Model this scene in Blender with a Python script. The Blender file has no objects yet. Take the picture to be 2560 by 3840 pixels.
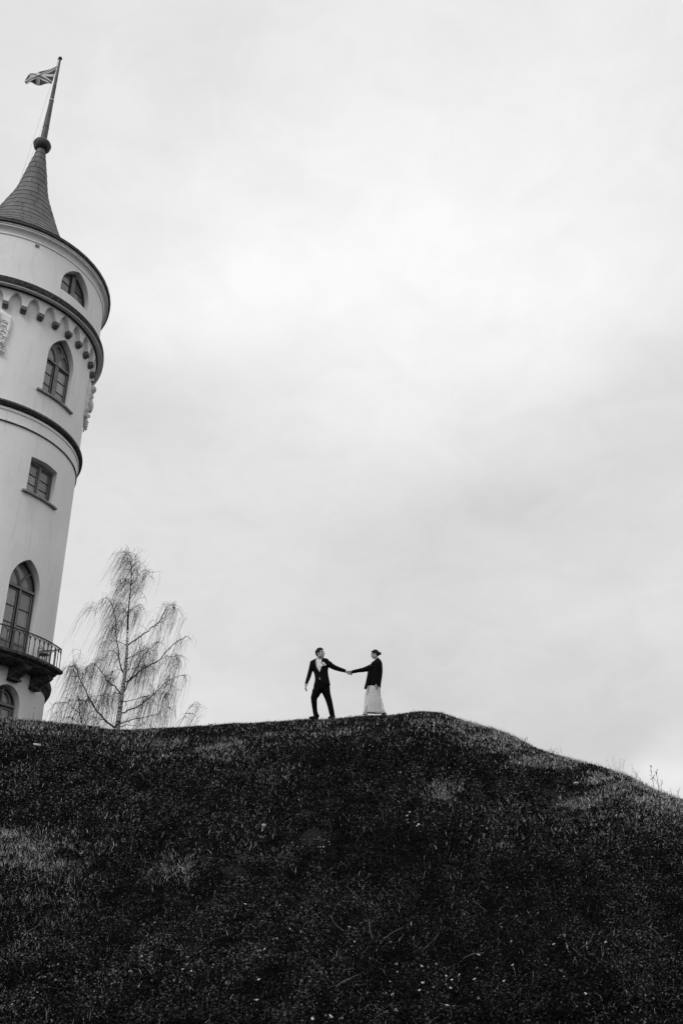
import bpy, math, random
import numpy as np
from mathutils import Vector, Matrix
PI = math.pi
random.seed(7)
rng = np.random.default_rng(11)
scene = bpy.context.scene
COL = scene.collection
rad = math.radians

# ------------------------------------------------------------------ camera
FPX, PITCH, ROLL, EYE = 3154.8, 0.4984, 0.0356, 1.6
PW, PH = 2560.0, 3840.0
cam_d = bpy.data.cameras.new('camera')
cam = bpy.data.objects.new('camera', cam_d)
COL.objects.link(cam)
cam_d.sensor_fit = 'HORIZONTAL'
cam_d.sensor_width = 24.0
cam_d.lens = FPX / PW * 24.0
cam_d.clip_start = 0.1
cam_d.clip_end = 9000
Rx = np.array([1, 0, 0.]); Fw = np.array([0, math.cos(PITCH), math.sin(PITCH)]); Up = np.array([0, -math.sin(PITCH), math.cos(PITCH)])
c_, s_ = math.cos(ROLL), math.sin(ROLL)
Rr = c_ * Rx - s_ * Up
Ur = s_ * Rx + c_ * Up
cam.matrix_world = Matrix(((Rr[0], Ur[0], -Fw[0], 0), (Rr[1], Ur[1], -Fw[1], 0), (Rr[2], Ur[2], -Fw[2], EYE), (0, 0, 0, 1)))
scene.camera = cam
scene.render.resolution_x = 682
scene.render.resolution_y = 1024


def ray(x, y):
    d = Rr * ((x - PW / 2) / FPX) + Ur * ((PH / 2 - y) / FPX) + Fw
    return d / np.linalg.norm(d)


def on_plane(x, y, Y):
    """point of the sight line through photo pixel x, y at world depth Y"""
    d = ray(x, y)
    t = Y / d[1]
    return Vector((d[0] * t, d[1] * t, d[2] * t + EYE))


# ------------------------------------------------------------------ world and sun
world = bpy.data.worlds.new('World')
scene.world = world
world.use_nodes = True
wn = world.node_tree.nodes; wl = world.node_tree.links
wn.clear()
SUN_EL, SUN_AZ = rad(48), rad(205)     # azimuth clockwise from +Y
sky = wn.new('ShaderNodeTexSky'); sky.sky_type = 'NISHITA'; sky.sun_disc = False
sky.sun_elevation = SUN_EL; sky.sun_rotation = SUN_AZ
sky.air_density = 1.0; sky.dust_density = 3.0
bw = wn.new('ShaderNodeRGBToBW'); wl.new(sky.outputs[0], bw.inputs[0])
tc = wn.new('ShaderNodeTexCoord')


def wmath(op, a, b=None, c=None, clamp=False):
    n = wn.new('ShaderNodeMath'); n.operation = op; n.use_clamp = clamp
    for i, v in enumerate((a, b, c)):
        if v is None: continue
        if isinstance(v, (int, float)): n.inputs[i].default_value = v
        else: wl.new(v, n.inputs[i])
    return n.outputs[0]


def wnoise(scale, detail, rough, loc=(0, 0, 0), stretch=(1, 1, 2.2), dist=0.3):
    mp = wn.new('ShaderNodeMapping'); wl.new(tc.outputs['Generated'], mp.inputs[0])
    mp.inputs['Location'].default_value = loc; mp.inputs['Scale'].default_value = stretch
    n = wn.new('ShaderNodeTexNoise'); wl.new(mp.outputs[0], n.inputs['Vector'])
    n.inputs['Scale'].default_value = scale; n.inputs['Detail'].default_value = detail
    n.inputs['Roughness'].default_value = rough; n.inputs['Distortion'].default_value = dist
    return n.outputs[0]


# overcast cloud deck: broad soft banks (directions on the sky) over fine cloud noise
val = wmath('MULTIPLY_ADD', wnoise(2.3, 4, 0.5, (3.1, 0, 0)), 0.20, 0.778 - 0.10)
val = wmath('ADD', val, wmath('MULTIPLY_ADD', wnoise(5.5, 5, 0.5, (0, 7, 0)), 0.10, -0.05))
val = wmath('ADD', val, wmath('MULTIPLY_ADD', wnoise(13, 6, 0.62, (5, 2, 0), (1, 1, 1.6), 0.8), 0.13, -0.065))
BANKS = [  # photo x, y, angular size, amount
    (1500, 1200, 0.30, 0.13), (1100, 900, 0.2, 0.05), (700, 1650, 0.13, -0.07), (480, 1580, 0.07, -0.04), (2200, 1830, 0.16, -0.075), (2560, 1380, 0.08, -0.045),
    (2100, 600, 0.28, 0.09), (700, 400, 0.2, -0.03), (1300, 350, 0.2, 0.03), (1300, 2250, 0.2, -0.05), (2250, 2750, 0.11, -0.10), (1650, 2000, 0.1, -0.06),
    (2530, 2920, 0.035, 0.22), (2430, 2890, 0.025, 0.08), (600, 2400, 0.15, 0.0), (1500, 2750, 0.12, -0.05), (1900, 2280, 0.1, 0.04),
    (350, 1000, 0.08, 0.04)]
wobble = wn.new('ShaderNodeTexNoise'); wl.new(tc.outputs['Generated'], wobble.inputs['Vector'])
wobble.inputs['Scale'].default_value = 4.0; wobble.inputs['Detail'].default_value = 3
vadd = wn.new('ShaderNodeVectorMath'); vadd.operation = 'MULTIPLY_ADD'
wl.new(wobble.outputs['Color'], vadd.inputs[0]); vadd.inputs[1].default_value = (0.22, 0.22, 0.16)
vs = wn.new('ShaderNodeVectorMath'); vs.operation = 'ADD'; wl.new(tc.outputs['Generated'], vs.inputs[0]); vs.inputs[1].default_value = (-0.11, -0.11, -0.08)
wl.new(vs.outputs[0], vadd.inputs[2])
for (bx, by, sg, amt) in BANKS:
    if amt == 0: continue
    d = ray(bx, by)
    sb = wn.new('ShaderNodeVectorMath'); sb.operation = 'SUBTRACT'
    wl.new(vadd.outputs[0], sb.inputs[0]); sb.inputs[1].default_value = tuple(d)
    sc = wn.new('ShaderNodeVectorMath'); sc.operation = 'MULTIPLY'
    wl.new(sb.outputs[0], sc.inputs[0]); sc.inputs[1].default_value = (0.75 / sg, 0.9 / sg, 1.25 / sg)
    dt = wn.new('ShaderNodeVectorMath'); dt.operation = 'DOT_PRODUCT'
    wl.new(sc.outputs[0], dt.inputs[0]); wl.new(sc.outputs[0], dt.inputs[1])
    g = wmath('POWER', 2.71828, wmath('MULTIPLY', dt.outputs['Value'], -1.0))
    val = wmath('MULTIPLY_ADD', g, amt, val)
cloud = wmath('MULTIPLY', val, 10.0)               # world strength is 0.1
mixed = wn.new('ShaderNodeMix'); mixed.data_type = 'FLOAT'
mixed.inputs[0].default_value = 0.94               # thin places let a little clear sky through
wl.new(bw.outputs[0], mixed.inputs[2]); wl.new(cloud, mixed.inputs[3])
comb = wn.new('ShaderNodeCombineColor')
for i in range(3): wl.new(mixed.outputs[0], comb.inputs[i])
bg = wn.new('ShaderNodeBackground'); bg.inputs[1].default_value = 0.1
wl.new(comb.outputs[0], bg.inputs[0])
wo = wn.new('ShaderNodeOutputWorld'); wl.new(bg.outputs[0], wo.inputs[0])

sd = bpy.data.lights.new('sun', 'SUN'); sd.energy = 1.5; sd.angle = rad(25)
sun = bpy.data.objects.new('sun', sd); COL.objects.link(sun)
sv = Vector((math.sin(SUN_AZ) * math.cos(SUN_EL), math.cos(SUN_AZ) * math.cos(SUN_EL), math.sin(SUN_EL)))
sun.rotation_euler = sv.to_track_quat('Z', 'Y').to_euler()

vsn = scene.view_settings
vsn.view_transform = 'Standard'; vsn.look = 'None'; vsn.exposure = 0.0; vsn.gamma = 1.0; vsn.use_curve_mapping = False
scene.display_settings.display_device = 'sRGB'


# ------------------------------------------------------------------ helpers
def material(name, v, rough=0.8, spec=0.3, noise=None, bump=None, metallic=0.0):
    """neutral material. noise=(scale, v_low, v_high, detail, stretch xyz); bump=(scale, strength, distance)"""
    m = bpy.data.materials.new(name); m.use_nodes = True
    nt = m.node_tree; b = nt.nodes['Principled BSDF']
    b.inputs['Base Color'].default_value = (v, v, v, 1)
    b.inputs['Roughness'].default_value = rough
    b.inputs['Specular IOR Level'].default_value = spec
    b.inputs['Metallic'].default_value = metallic
    t = nt.nodes.new('ShaderNodeTexCoord')
    if noise:
        sc, lo, hi, det, st = noise
        mp = nt.nodes.new('ShaderNodeMapping'); mp.inputs['Scale'].default_value = st
        nt.links.new(t.outputs['Object'], mp.inputs[0])
        n = nt.nodes.new('ShaderNodeTexNoise'); n.inputs['Scale'].default_value = sc
        n.inputs['Detail'].default_value = det; n.inputs['Roughness'].default_value = 0.6
        nt.links.new(mp.outputs[0], n.inputs['Vector'])
        r = nt.nodes.new('ShaderNodeValToRGB')
        r.color_ramp.elements[0].position = 0.32; r.color_ramp.elements[0].color = (lo, lo, lo, 1)
        r.color_ramp.elements[1].position = 0.68; r.color_ramp.elements[1].color = (hi, hi, hi, 1)
        nt.links.new(n.outputs[0], r.inputs[0]); nt.links.new(r.outputs[0], b.inputs['Base Color'])
    if bump:
        n2 = nt.nodes.new('ShaderNodeTexNoise'); n2.inputs['Scale'].default_value = bump[0]; n2.inputs['Detail'].default_value = 6
        nt.links.new(t.outputs['Object'], n2.inputs['Vector'])
        bp = nt.nodes.new('ShaderNodeBump'); bp.inputs['Strength'].default_value = bump[1]; bp.inputs['Distance'].default_value = bump[2]
        nt.links.new(n2.outputs[0], bp.inputs['Height']); nt.links.new(bp.outputs[0], b.inputs['Normal'])
    return m


def tag(o, label=None, cat=None, group=None, kind=None):
    if label: o['label'] = label
    if cat: o['category'] = cat
    if group: o['group'] = group
    if kind: o['kind'] = kind
    return o


def empty(name, loc, label, cat, rz=0, group=None):
    o = bpy.data.objects.new(name, None); COL.objects.link(o)
    o.location = loc; o.rotation_euler = (0, 0, rz); o.empty_display_size = 0.3
    return tag(o, label, cat, group)


class MB:
    def __init__(s): s.v = []; s.f = []

    def add(s, vs, fs):
        k = len(s.v); s.v += [Vector(p) for p in vs]; s.f += [tuple(i + k for i in f) for f in fs]; return s

    def box(s, c, size, mat=None):
        hx, hy, hz_ = [q / 2 for q in size]
        vs = [Vector((x * hx, y * hy, z * hz_)) for x in (-1, 1) for y in (-1, 1) for z in (-1, 1)]
        if mat: vs = [mat @ p for p in vs]
        vs = [p + Vector(c) for p in vs]
        return s.add(vs, [(0, 1, 3, 2), (4, 6, 7, 5), (0, 4, 5, 1), (2, 3, 7, 6), (0, 2, 6, 4), (1, 5, 7, 3)])

    def tube(s, pts, radii, n=8, cap=True, flat=None):
        """loft round sections along pts; flat=(direction, factor) squeezes sections along one direction"""
        pts = [Vector(p) for p in pts]
        if isinstance(radii, (int, float)): radii = [radii] * len(pts)
        vs = []; ref = None
        for i, p in enumerate(pts):
            d = (pts[min(i + 1, len(pts) - 1)] - pts[max(i - 1, 0)])
            if d.length < 1e-9: d = Vector((0, 0, 1))
            d.normalize()
            if ref is None:
                ref = Vector((0, 1, 0)) if abs(d.y) < 0.9 else Vector((1, 0, 0))
            a = (ref - d * ref.dot(d)).normalized(); b = d.cross(a); ref = a
            for k in range(n):
                t = 2 * PI * k / n
                q = (a * math.cos(t) + b * math.sin(t)) * radii[i]
                if flat:
                    fd = Vector(flat[0]); q = q - fd * q.dot(fd) * (1 - flat[1])
                vs.append(p + q)
        fs = []
        for i in range(len(pts) - 1):
            for k in range(n):
                k2 = (k + 1) % n
                fs.append((i * n + k, i * n + k2, (i + 1) * n + k2, (i + 1) * n + k))
        if cap:
            fs.append(tuple(range(n))[::-1]); fs.append(tuple((len(pts) - 1) * n + k for k in range(n)))
        return s.add(vs, fs)

    def ball(s, c, r, nu=16, nv=10, rot=None):
        if isinstance(r, (int, float)): r = (r, r, r)
        vs = [Vector((0, 0, -r[2]))]
        for i in range(1, nv):
            th = -PI / 2 + PI * i / nv
            for k in range(nu):
                a = 2 * PI * k / nu
                vs.append(Vector((r[0] * math.cos(th) * math.cos(a), r[1] * math.cos(th) * math.sin(a), r[2] * math.sin(th))))
        vs.append(Vector((0, 0, r[2])))
        fs = [(0, 1 + (k + 1) % nu, 1 + k) for k in range(nu)]
        for i in range(nv - 2):
            for k in range(nu):
                a, b = 1 + i * nu + k, 1 + i * nu + (k + 1) % nu
                fs.append((a, b, b + nu, a + nu))
        L = len(vs) - 1
        fs += [(L, L - nu + k, L - nu + (k + 1) % nu) for k in range(nu)]
        if rot: vs = [rot @ p for p in vs]
        return s.add([p + Vector(c) for p in vs], fs)

    def lathe(s, prof, n=144, a0=0.0, a1=360.0, closed=False):
        """revolve (r, z) profile; angles in degrees, phi=0 looks along -Y; closed joins last to first"""
        full = abs(a1 - a0 - 360) < 1e-6
        cols = n if full else n + 1
        m = len(prof); vs = []
        for i in range(cols):
            a = rad(a0 + (a1 - a0) * i / n)
            for (r, z) in prof: vs.append((r * math.sin(a), -r * math.cos(a), z))
        fs = []
        for i in range(n):
            j = (i + 1) % cols if full else i + 1
            for k in range(m if closed else m - 1):
                k2 = (k + 1) % m
                fs.append((i * m + k, j * m + k, j * m + k2, i * m + k2))
        if closed and not full:
            fs.append(tuple(range(m))[::-1]); fs.append(tuple(n * m + k for k in range(m)))
        return s.add(vs, fs)

    def prism(s, outline, y0, y1):
        """outline of (x, z) extruded from y0 to y1"""
        n = len(outline)
        vs = [(x, y0, z) for x, z in outline] + [(x, y1, z) for x, z in outline]
        fs = [tuple(range(n)), tuple(range(2 * n - 1, n - 1, -1))] + [(i, i + n, (i + 1) % n + n, (i + 1) % n) for i in range(n)]
        return s.add(vs, fs)

    def ring(s, outer, inner, y0, y1):
        """frame between two outlines of equal length"""
        n = len(outer)
        vs = [(x, y, z) for y in (y0, y1) for L in (outer, inner) for x, z in L]
        fs = []
        for i in range(n):
            j = (i + 1) % n
            fs += [(i, j, n + j, n + i), (2 * n + i, 3 * n + i, 3 * n + j, 2 * n + j), (i, 2 * n + i, 2 * n + j, j), (n + i, n + j, 3 * n + j, 3 * n + i)]
        return s.add(vs, fs)

    def mesh(s, name, m, smooth=False, sharp=None, origin=None):
        me = bpy.data.meshes.new(name)
        o = Vector(origin) if origin is not None else Vector((0, 0, 0))
        me.from_pydata([tuple(p - o) for p in s.v], [], s.f)
        me.validate(); me.update()
        import bmesh
        b = bmesh.new(); b.from_mesh(me); bmesh.ops.recalc_face_normals(b, faces=b.faces); b.to_mesh(me); b.free()
        if smooth:
            me.polygons.foreach_set('use_smooth', [True] * len(me.polygons))
            if sharp: me.set_sharp_from_angle(angle=rad(sharp))
        if m: me.materials.append(m)
        return me

    def build(s, name, m, parent=None, smooth=False, sharp=None, origin=None, rz=0):
        o = bpy.data.objects.new(name, s.mesh(name, m, smooth, sharp, origin)); COL.objects.link(o)
        if parent: o.parent = parent
        elif origin is not None: o.location = origin
        o.rotation_euler = (0, 0, rz)
        return o


def bake(o, mods):
    """apply modifiers to an object's mesh; mods = list of (type, dict)"""
    for t, kw in mods:
        md = o.modifiers.new(t, t)
        for k, v in kw.items(): setattr(md, k, v)
    dg = bpy.context.evaluated_depsgraph_get(); dg.update()
    me = bpy.data.meshes.new_from_object(o.evaluated_get(dg))
    o.modifiers.clear(); o.data = me
    return o


def blob(mb, name, m, parent, origin, voxel=0.01, smooth=2):
    """union of the pieces in mb as ONE continuous skin"""
    o = mb.build(name, m, parent, origin=origin)
    bake(o, [('REMESH', dict(mode='VOXEL', voxel_size=voxel)), ('SMOOTH', dict(factor=0.5, iterations=smooth))])
    o.data.polygons.foreach_set('use_smooth', [True] * len(o.data.polygons))
    if not o.data.materials: o.data.materials.append(m)
    return o


def copy_of(o, parent, rz=None, loc=None):
    c = o.copy(); COL.objects.link(c); c.parent = parent
    if rz is not None: c.rotation_euler = (0, 0, rz)
    if loc is not None: c.location = loc
    return c


# ------------------------------------------------------------------ materials
def plaster_material():
    m = material('plaster', 0.78, 0.9, 0.15)
    nt = m.node_tree; b = nt.nodes['Principled BSDF']; N = nt.nodes.new; L = nt.links.new
    t = N('ShaderNodeTexCoord')

    def noise(scale, det, st=(1, 1, 1), loc=(0, 0, 0)):
        mp = N('ShaderNodeMapping'); mp.inputs['Scale'].default_value = st; mp.inputs['Location'].default_value = loc
        L(t.outputs['Object'], mp.inputs[0]); n = N('ShaderNodeTexNoise'); L(mp.outputs[0], n.inputs['Vector'])
        n.inputs['Scale'].default_value = scale; n.inputs['Detail'].default_value = det; n.inputs['Roughness'].default_value = 0.6
        return n.outputs[0]

    def ramp(inp, p0, v0, p1, v1):
        r = N('ShaderNodeMapRange'); L(inp, r.inputs[0]); r.inputs[1].default_value = p0; r.inputs[2].default_value = p1
        r.inputs[3].default_value = v0; r.inputs[4].default_value = v1; return r.outputs[0]

    def mul(a, c):
        q = N('ShaderNodeMath'); q.operation = 'MULTIPLY'; L(a, q.inputs[0])
        if isinstance(c, float): q.inputs[1].default_value = c
        else: L(c, q.inputs[1])
        return q.outputs[0]
    big = ramp(noise(0.45, 4, (1, 1, 0.8)), 0.3, 0.92, 0.7, 1.04)
    streak = ramp(noise(2.2, 5, (2, 2, 0.25), (4, 0, 0)), 0.53, 1.0, 0.8, 0.86)
    fine = ramp(noise(14, 4), 0.3, 0.97, 0.7, 1.03)
    # chipped, cracked plaster, only low on the shaft under the balcony
    sep = N('ShaderNodeSeparateXYZ'); L(t.outputs['Object'], sep.inputs[0])
    low = ramp(sep.outputs[2], 12.4, 1.0, 13.0, 0.0)
    ch = ramp(noise(3.2, 8, (1, 1, 1), (1.5, 2, 0)), 0.60, 0.0, 0.66, 0.5)
    chip = mul(low, ch)
    inv = N('ShaderNodeMath'); inv.operation = 'SUBTRACT'; inv.inputs[0].default_value = 1.0; L(chip, inv.inputs[1])
    v = mul(mul(mul(mul(big, streak), fine), inv.outputs[0]), 0.89)
    cc = N('ShaderNodeCombineColor')
    for i in range(3): L(v, cc.inputs[i])
    L(cc.outputs[0], b.inputs['Base Color'])
    bp = N('ShaderNodeBump'); bp.inputs['Strength'].default_value = 0.35; bp.inputs['Distance'].default_value = 0.02
    L(noise(9, 6), bp.inputs['Height']); L(bp.outputs[0], b.inputs['Normal'])
    return m


M_plaster = plaster_material()
M_stone = material('weathered_stone', 0.1, 0.95, 0.05, (7, 0.008, 0.10, 10, (1, 1, 1.6)), (18, 0.9, 0.06))
M_ledge_lit = material('lit_ledge_stone', 0.2, 0.95, 0.05, (9, 0.06, 0.30, 10, (1, 1, 2)), (18, 0.9, 0.05))  # stone of the upper ledge; light on its upward edge put into the colour
M_corbel = material('corbel_stone', 0.15, 0.9, 0.2, (14, 0.09, 0.22, 5, (1, 1, 1)), (25, 0.5, 0.02))
M_sill = material('sill_stone', 0.35, 0.85, 0.2, (6, 0.22, 0.42, 5, (1, 1, 1)), (20, 0.4, 0.02))
M_roof = material('roof_metal', 0.13, 0.6, 0.3, (2.5, 0.08, 0.15, 6, (1, 1, 0.5)), (6, 0.15, 0.02))
M_eave = material('eave_metal', 0.035, 0.6, 0.3, (5, 0.02, 0.06, 4, (1, 1, 1)))
M_pole = material('pole_paint', 0.09, 0.6, 0.3, (3, 0.05, 0.12, 5, (1, 1, 0.4)))
M_white = material('white_paint', 0.75, 0.6)
M_frame = material('window_frame_paint', 0.2, 0.6, 0.3, (5, 0.16, 0.24, 4, (1, 1, 1)))
M_framedark = material('window_rebate', 0.03, 0.7)
M_glass = material('window_glass', 0.10, 0.12, 1.0, (0.8, 0.16, 0.24, 3, (1, 1, 1)))
_nt = M_glass.node_tree; _oi = _nt.nodes.new('ShaderNodeObjectInfo'); _mr = _nt.nodes.new('ShaderNodeMapRange')
_nt.links.new(_oi.outputs['Random'], _mr.inputs[0]); _mr.inputs[3].default_value = .55; _mr.inputs[4].default_value = 1.5
_mm = _nt.nodes.new('ShaderNodeMix'); _mm.data_type = 'RGBA'; _mm.blend_type = 'MULTIPLY'; _mm.inputs[0].default_value = 1
_src = _nt.nodes['Principled BSDF'].inputs['Base Color'].links[0].from_socket
_nt.links.new(_src, _mm.inputs[6]); _nt.links.new(_mr.outputs[0], _mm.inputs[7]); _nt.links.new(_mm.outputs[2], _nt.nodes['Principled BSDF'].inputs['Base Color'])
M_iron = material('wrought_iron', 0.018, 0.55, 0.4)
M_bal = material('balcony_stone', 0.09, 0.95, 0.05, (6, 0.02, 0.15, 8, (1, 1, 2)), (20, 0.7, 0.03))
M_relief = material('relief_plaster', 0.7, 0.9, 0.15, (9, 0.62, 0.82, 5, (1, 1, 1)), (12, 0.4, 0.03))
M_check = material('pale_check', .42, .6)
M_vent = material('vent_block', 0.17, 0.8)

# ------------------------------------------------------------------ ground
DC_A = np.array([-180, -60, -24, -10, 4, 9, 21, 40, 60, 180.])
DC_V = np.array([20, 20, 20.2, 20.3, 20.3, 20.0, 17.6, 15, 14, 14.])
EL_A = np.array([-180, -90, -60, -30, -22.7, -20.5, -18, -16.8, -15.9, -15.4, -12.5, -9.9, -5, -1, 0.6, 1.6, 3, 4.1, 5, 6.3, 7.3, 9.7, 11, 12.2, 13.4, 14.4, 16.1, 17.8, 19, 20.5, 26, 40, 60, 90, 180])
EL_V = np.array([.0, .0, .2, .25, .2555, .2568, .2556, .2528, .2500, .2494, .2530, .2582, .2618, .2640, .2661, .2661, .2664, .2676, .2676, .2640, .2562, .2400, .2285, .2155, .2055, .1985, .1877, .1735, .1590, .1445, .11, .06, .03, 0, 0])


def gnoise(x, y):
    z = 0.030 * np.sin(0.9 * x + 1.3 * np.sin(0.7 * y)) * np.sin(1.1 * y + 0.7 * x + 1)
    z = z + 0.018 * np.sin(2.9 * x + 1.7 * np.sin(1.9 * y)) * np.sin(2.3 * y - 1.1 * x) + 0.010 * np.sin(6.1 * x + 2.2 * np.sin(3 * y)) * np.sin(5.3 * y + 1.2 * x)
    return z


def e_of(t, el):
    return -0.05 + (el + 0.05) * (1 - np.power(np.clip(1 - t, 0, 1), 1.8))


def hz(x, y):
    """height of the ground (numpy arrays)"""
    x = np.asarray(x, float); y = np.asarray(y, float)
    d = np.hypot(x, y) + 1e-6; az = np.degrees(np.arctan2(x, y))
    dc = np.interp(az, DC_A, DC_V); el = np.interp(az, EL_A, EL_V)
    t = (d - 6) / (dc - 6)
    zf = EYE + d * e_of(t, el)                        # the face of the hill
    z6 = EYE + 6 * (-0.05)
    u = np.clip((d - 1.5) / 4.5, 0, 1)
    zn = z6 * u * u * (1.9 - 0.9 * u)                 # run-out at the foot
    q = d - dc
    zc = EYE + dc * el
    # over the top: rounds off, then falls to the yard behind
    zb = zc + q * el * np.exp(-np.clip(q, 0, 99) / 3.0) - 0.055 * np.clip(q, 0, 6) ** 2 - 0.35 * np.clip(q - 6, 0, 99) * np.exp(-np.clip(q - 6, 0, 99) / 30)
    yard = np.where(el > 0.2, 2.0, 0.5)
    zb = np.where(q > 0, yard + (zb - yard) / (1 + np.exp(np.clip((q - 10) / 1.5, -40, 40))), zb)
    z = np.where(d < 6, zn, np.where(q < 0, zf, zb))
    w = np.clip((el) / 0.1, 0, 1)
    z = z * np.where(d < 6, np.clip(w, 0, 1), w)
    back = np.clip((110 - np.abs(az)) / 30, 0, 1)
    z = z * back
    fade = np.clip((d - 3) / 2, 0, 1) * np.clip((60 - d) / 20, 0, 1)
    return z + gnoise(x, y) * fade


def ground_at(px, py):
    """where the sight line of a photo pixel meets the face of the hill"""
    d = ray(px, py); n = math.hypot(d[0], d[1]); az = math.degrees(math.atan2(d[0], d[1])); e = d[2] / n
    el = float(np.interp(az, EL_A, EL_V)); dc = float(np.interp(az, DC_A, DC_V))
    k = min(max((e + 0.05) / (el + 0.05), 0), 1)
    t = 1 - (1 - k) ** (1 / 1.8)
    r = 6 + t * (dc - 6)
    if e < -0.05: r = min(6, 1.4 / max(-e, 0.25) if e < -0.25 else 6 * (1 - (-0.05 - e) * 2))
    x, y = d[0] / n * r, d[1] / n * r
    return Vector((x, y, float(hz(x, y))))


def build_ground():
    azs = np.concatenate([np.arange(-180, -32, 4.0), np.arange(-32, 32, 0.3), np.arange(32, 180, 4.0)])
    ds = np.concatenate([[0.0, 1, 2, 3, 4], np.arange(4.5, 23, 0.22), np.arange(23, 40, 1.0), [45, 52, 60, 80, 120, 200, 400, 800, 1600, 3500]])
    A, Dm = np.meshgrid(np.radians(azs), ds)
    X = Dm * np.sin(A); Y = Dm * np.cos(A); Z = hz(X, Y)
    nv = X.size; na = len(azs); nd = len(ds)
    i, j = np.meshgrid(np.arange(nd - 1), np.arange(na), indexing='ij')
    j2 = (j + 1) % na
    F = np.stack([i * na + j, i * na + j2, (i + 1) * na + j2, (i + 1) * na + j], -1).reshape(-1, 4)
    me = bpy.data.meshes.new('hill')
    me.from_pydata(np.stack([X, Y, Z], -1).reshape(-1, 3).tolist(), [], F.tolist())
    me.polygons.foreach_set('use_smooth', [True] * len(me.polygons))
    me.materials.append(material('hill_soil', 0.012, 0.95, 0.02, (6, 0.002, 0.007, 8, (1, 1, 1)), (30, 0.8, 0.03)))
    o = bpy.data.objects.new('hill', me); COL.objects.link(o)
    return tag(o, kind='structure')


build_ground()

# ------------------------------------------------------------------ tower
TD = 38.0; TAZ = -0.473
TX, TY = TD * math.sin(TAZ), TD * math.cos(TAZ)
R0 = 4.57          # shaft
R1 = 4.79          # upper drum
tower = empty('castle_tower', (TX, TY, 0), 'pale round plastered castle tower with dark pointed spire and corbelled top', 'tower', rz=-TAZ)


def arch(w, zs, za, zb, n=10, dx=0.0):
    """outline of a pointed (or round) opening; half width w, springing zs, apex za, bottom zb"""
    h = za - zs
    r = (w * w + h * h) / (2 * w)
    a_end = math.atan2(h, r - w)
    pts = [(w, zb)]
    for i in range(n + 1):
        a = a_end * i / n
        pts.append((w - r + r * math.cos(a), zs + r * math.sin(a)))
    L = [(-x, z) for x, z in pts[-2::-1]]
    return [(x + dx, z) for x, z in pts + L]


def cutter(outline, phi, r_out, r_in):
    c = MB().prism(outline, -r_out, -r_in).build('cutter', None)
    c.rotation_euler = (0, 0, rad(phi))
    return c


def cut(o, cutters):
    for c in cutters:
        md = o.modifiers.new('b', 'BOOLEAN'); md.operation = 'DIFFERENCE'; md.solver = 'EXACT'; md.object = c
    dg = bpy.context.evaluated_depsgraph_get(); dg.update()
    me = bpy.data.meshes.new_from_object(o.evaluated_get(dg))
    o.modifiers.clear(); o.data = me
    for c in cutters: bpy.data.objects.remove(c)


PHI = 38.0
SIDES = (PHI, PHI - 90, PHI + 180)
DRUM_W = dict(w=0.98, zs=32.05, za=33.42, zb=31.60)
UP_W = dict(w=0.86, zs=27.62, za=29.06, zb=25.5)
DOOR = dict(w=0.84, zs=15.95, za=17.2, zb=12.8)
LOW = dict(w=0.70, zs=11.08, za=11.78, zb=8.2)
shaft = MB().lathe([(0.0, -2), (R0, -2), (R0, 30.6), (0, 30.6)], 240).build('shaft_wall', M_plaster)
cs = []
for ph in SIDES:
    cs.append(cutter(arch(**UP_W), ph, 5.3, R0 - 0.75))
    cs.append(cutter([(-.8, 20.2), (.8, 20.2), (.8, 21.93), (0, 22.0), (-.8, 21.93)], ph, 5.3, R0 - 0.75))
    cs.append(cutter(arch(**DOOR), ph, 5.3, R0 - 0.75))
    cs.append(cutter(arch(**LOW), ph - 0.7, 5.3, R0 - 0.85))
cut(shaft, cs); shaft.parent = tower
drum = MB().lathe([(0.0, 30.6), (R1, 30.6), (R1, 34.1), (0, 34.1)], 240).build('drum_wall', M_plaster)
cut(drum, [cutter(arch(**DRUM_W), ph, 5.4, R1 - 0.8) for ph in SIDES]); drum.parent = tower

# cornices and bands
MB().lathe([(R1 + .003, 33.60), (4.83, 33.62), (4.83, 33.69), (4.80, 33.70), (4.81, 33.80), (4.86, 33.92), (4.95, 34.0), (5.0, 34.01), (5.0, 34.10), (5.04, 34.11), (5.04, 34.18), (4.0, 34.18)], 200).build('crown_moulding', M_plaster, tower, True, 25)
MB().lathe([(4.9, 34.185), (5.1, 34.185), (5.13, 34.21), (5.13, 34.33), (5.08, 34.36), (4.6, 34.5)], 200).build('eave', M_eave, tower, True, 25)
MB().lathe([(R1 + .012, 30.312), (4.865, 30.312), (4.87, 30.335), (4.95, 30.325), (4.952, 30.29), (5.01, 30.283), (5.012, 30.305), (5.10, 30.285), (5.105, 30.26), (5.135, 30.262), (5.135, 30.30), (4.6, 30.40)], 200).build('corbel_band', M_plaster, tower, True, 25)
dk = MB().lathe([(4.80, 30.27), (4.85, 30.27), (4.85, 30.31), (4.6, 30.31)], 200).build('dark_fillet', M_stone, tower, True, 25)
MB().lathe([(4.9, 30.41), (5.137, 30.30), (5.155, 30.31), (5.165, 30.50), (5.15, 30.66), (5.08, 30.74), (R1 + .002, 30.88)], 200).build('corbel_cornice', M_stone, tower, True, 50)
MB().lathe([(R0 + .001, 23.16), (4.615, 23.17), (4.625, 23.21), (4.605, 23.225), (4.61, 23.70), (4.65, 23.715), (4.655, 23.75), (4.64, 23.86), (4.5, 23.86)], 200).build('plaster_band', M_plaster, tower, True, 25)
MB().lathe([(4.595, 23.155), (4.622, 23.125), (4.622, 23.165), (4.595, 23.168)], 200, closed=True).build('dark_fillet', M_stone, tower)
MB().lathe([(4.5, 23.865), (4.70, 23.875), (4.74, 23.91), (4.745, 24.00), (4.5, 24.005)], 200).build('string_course', M_stone, tower, True, 50)
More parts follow.
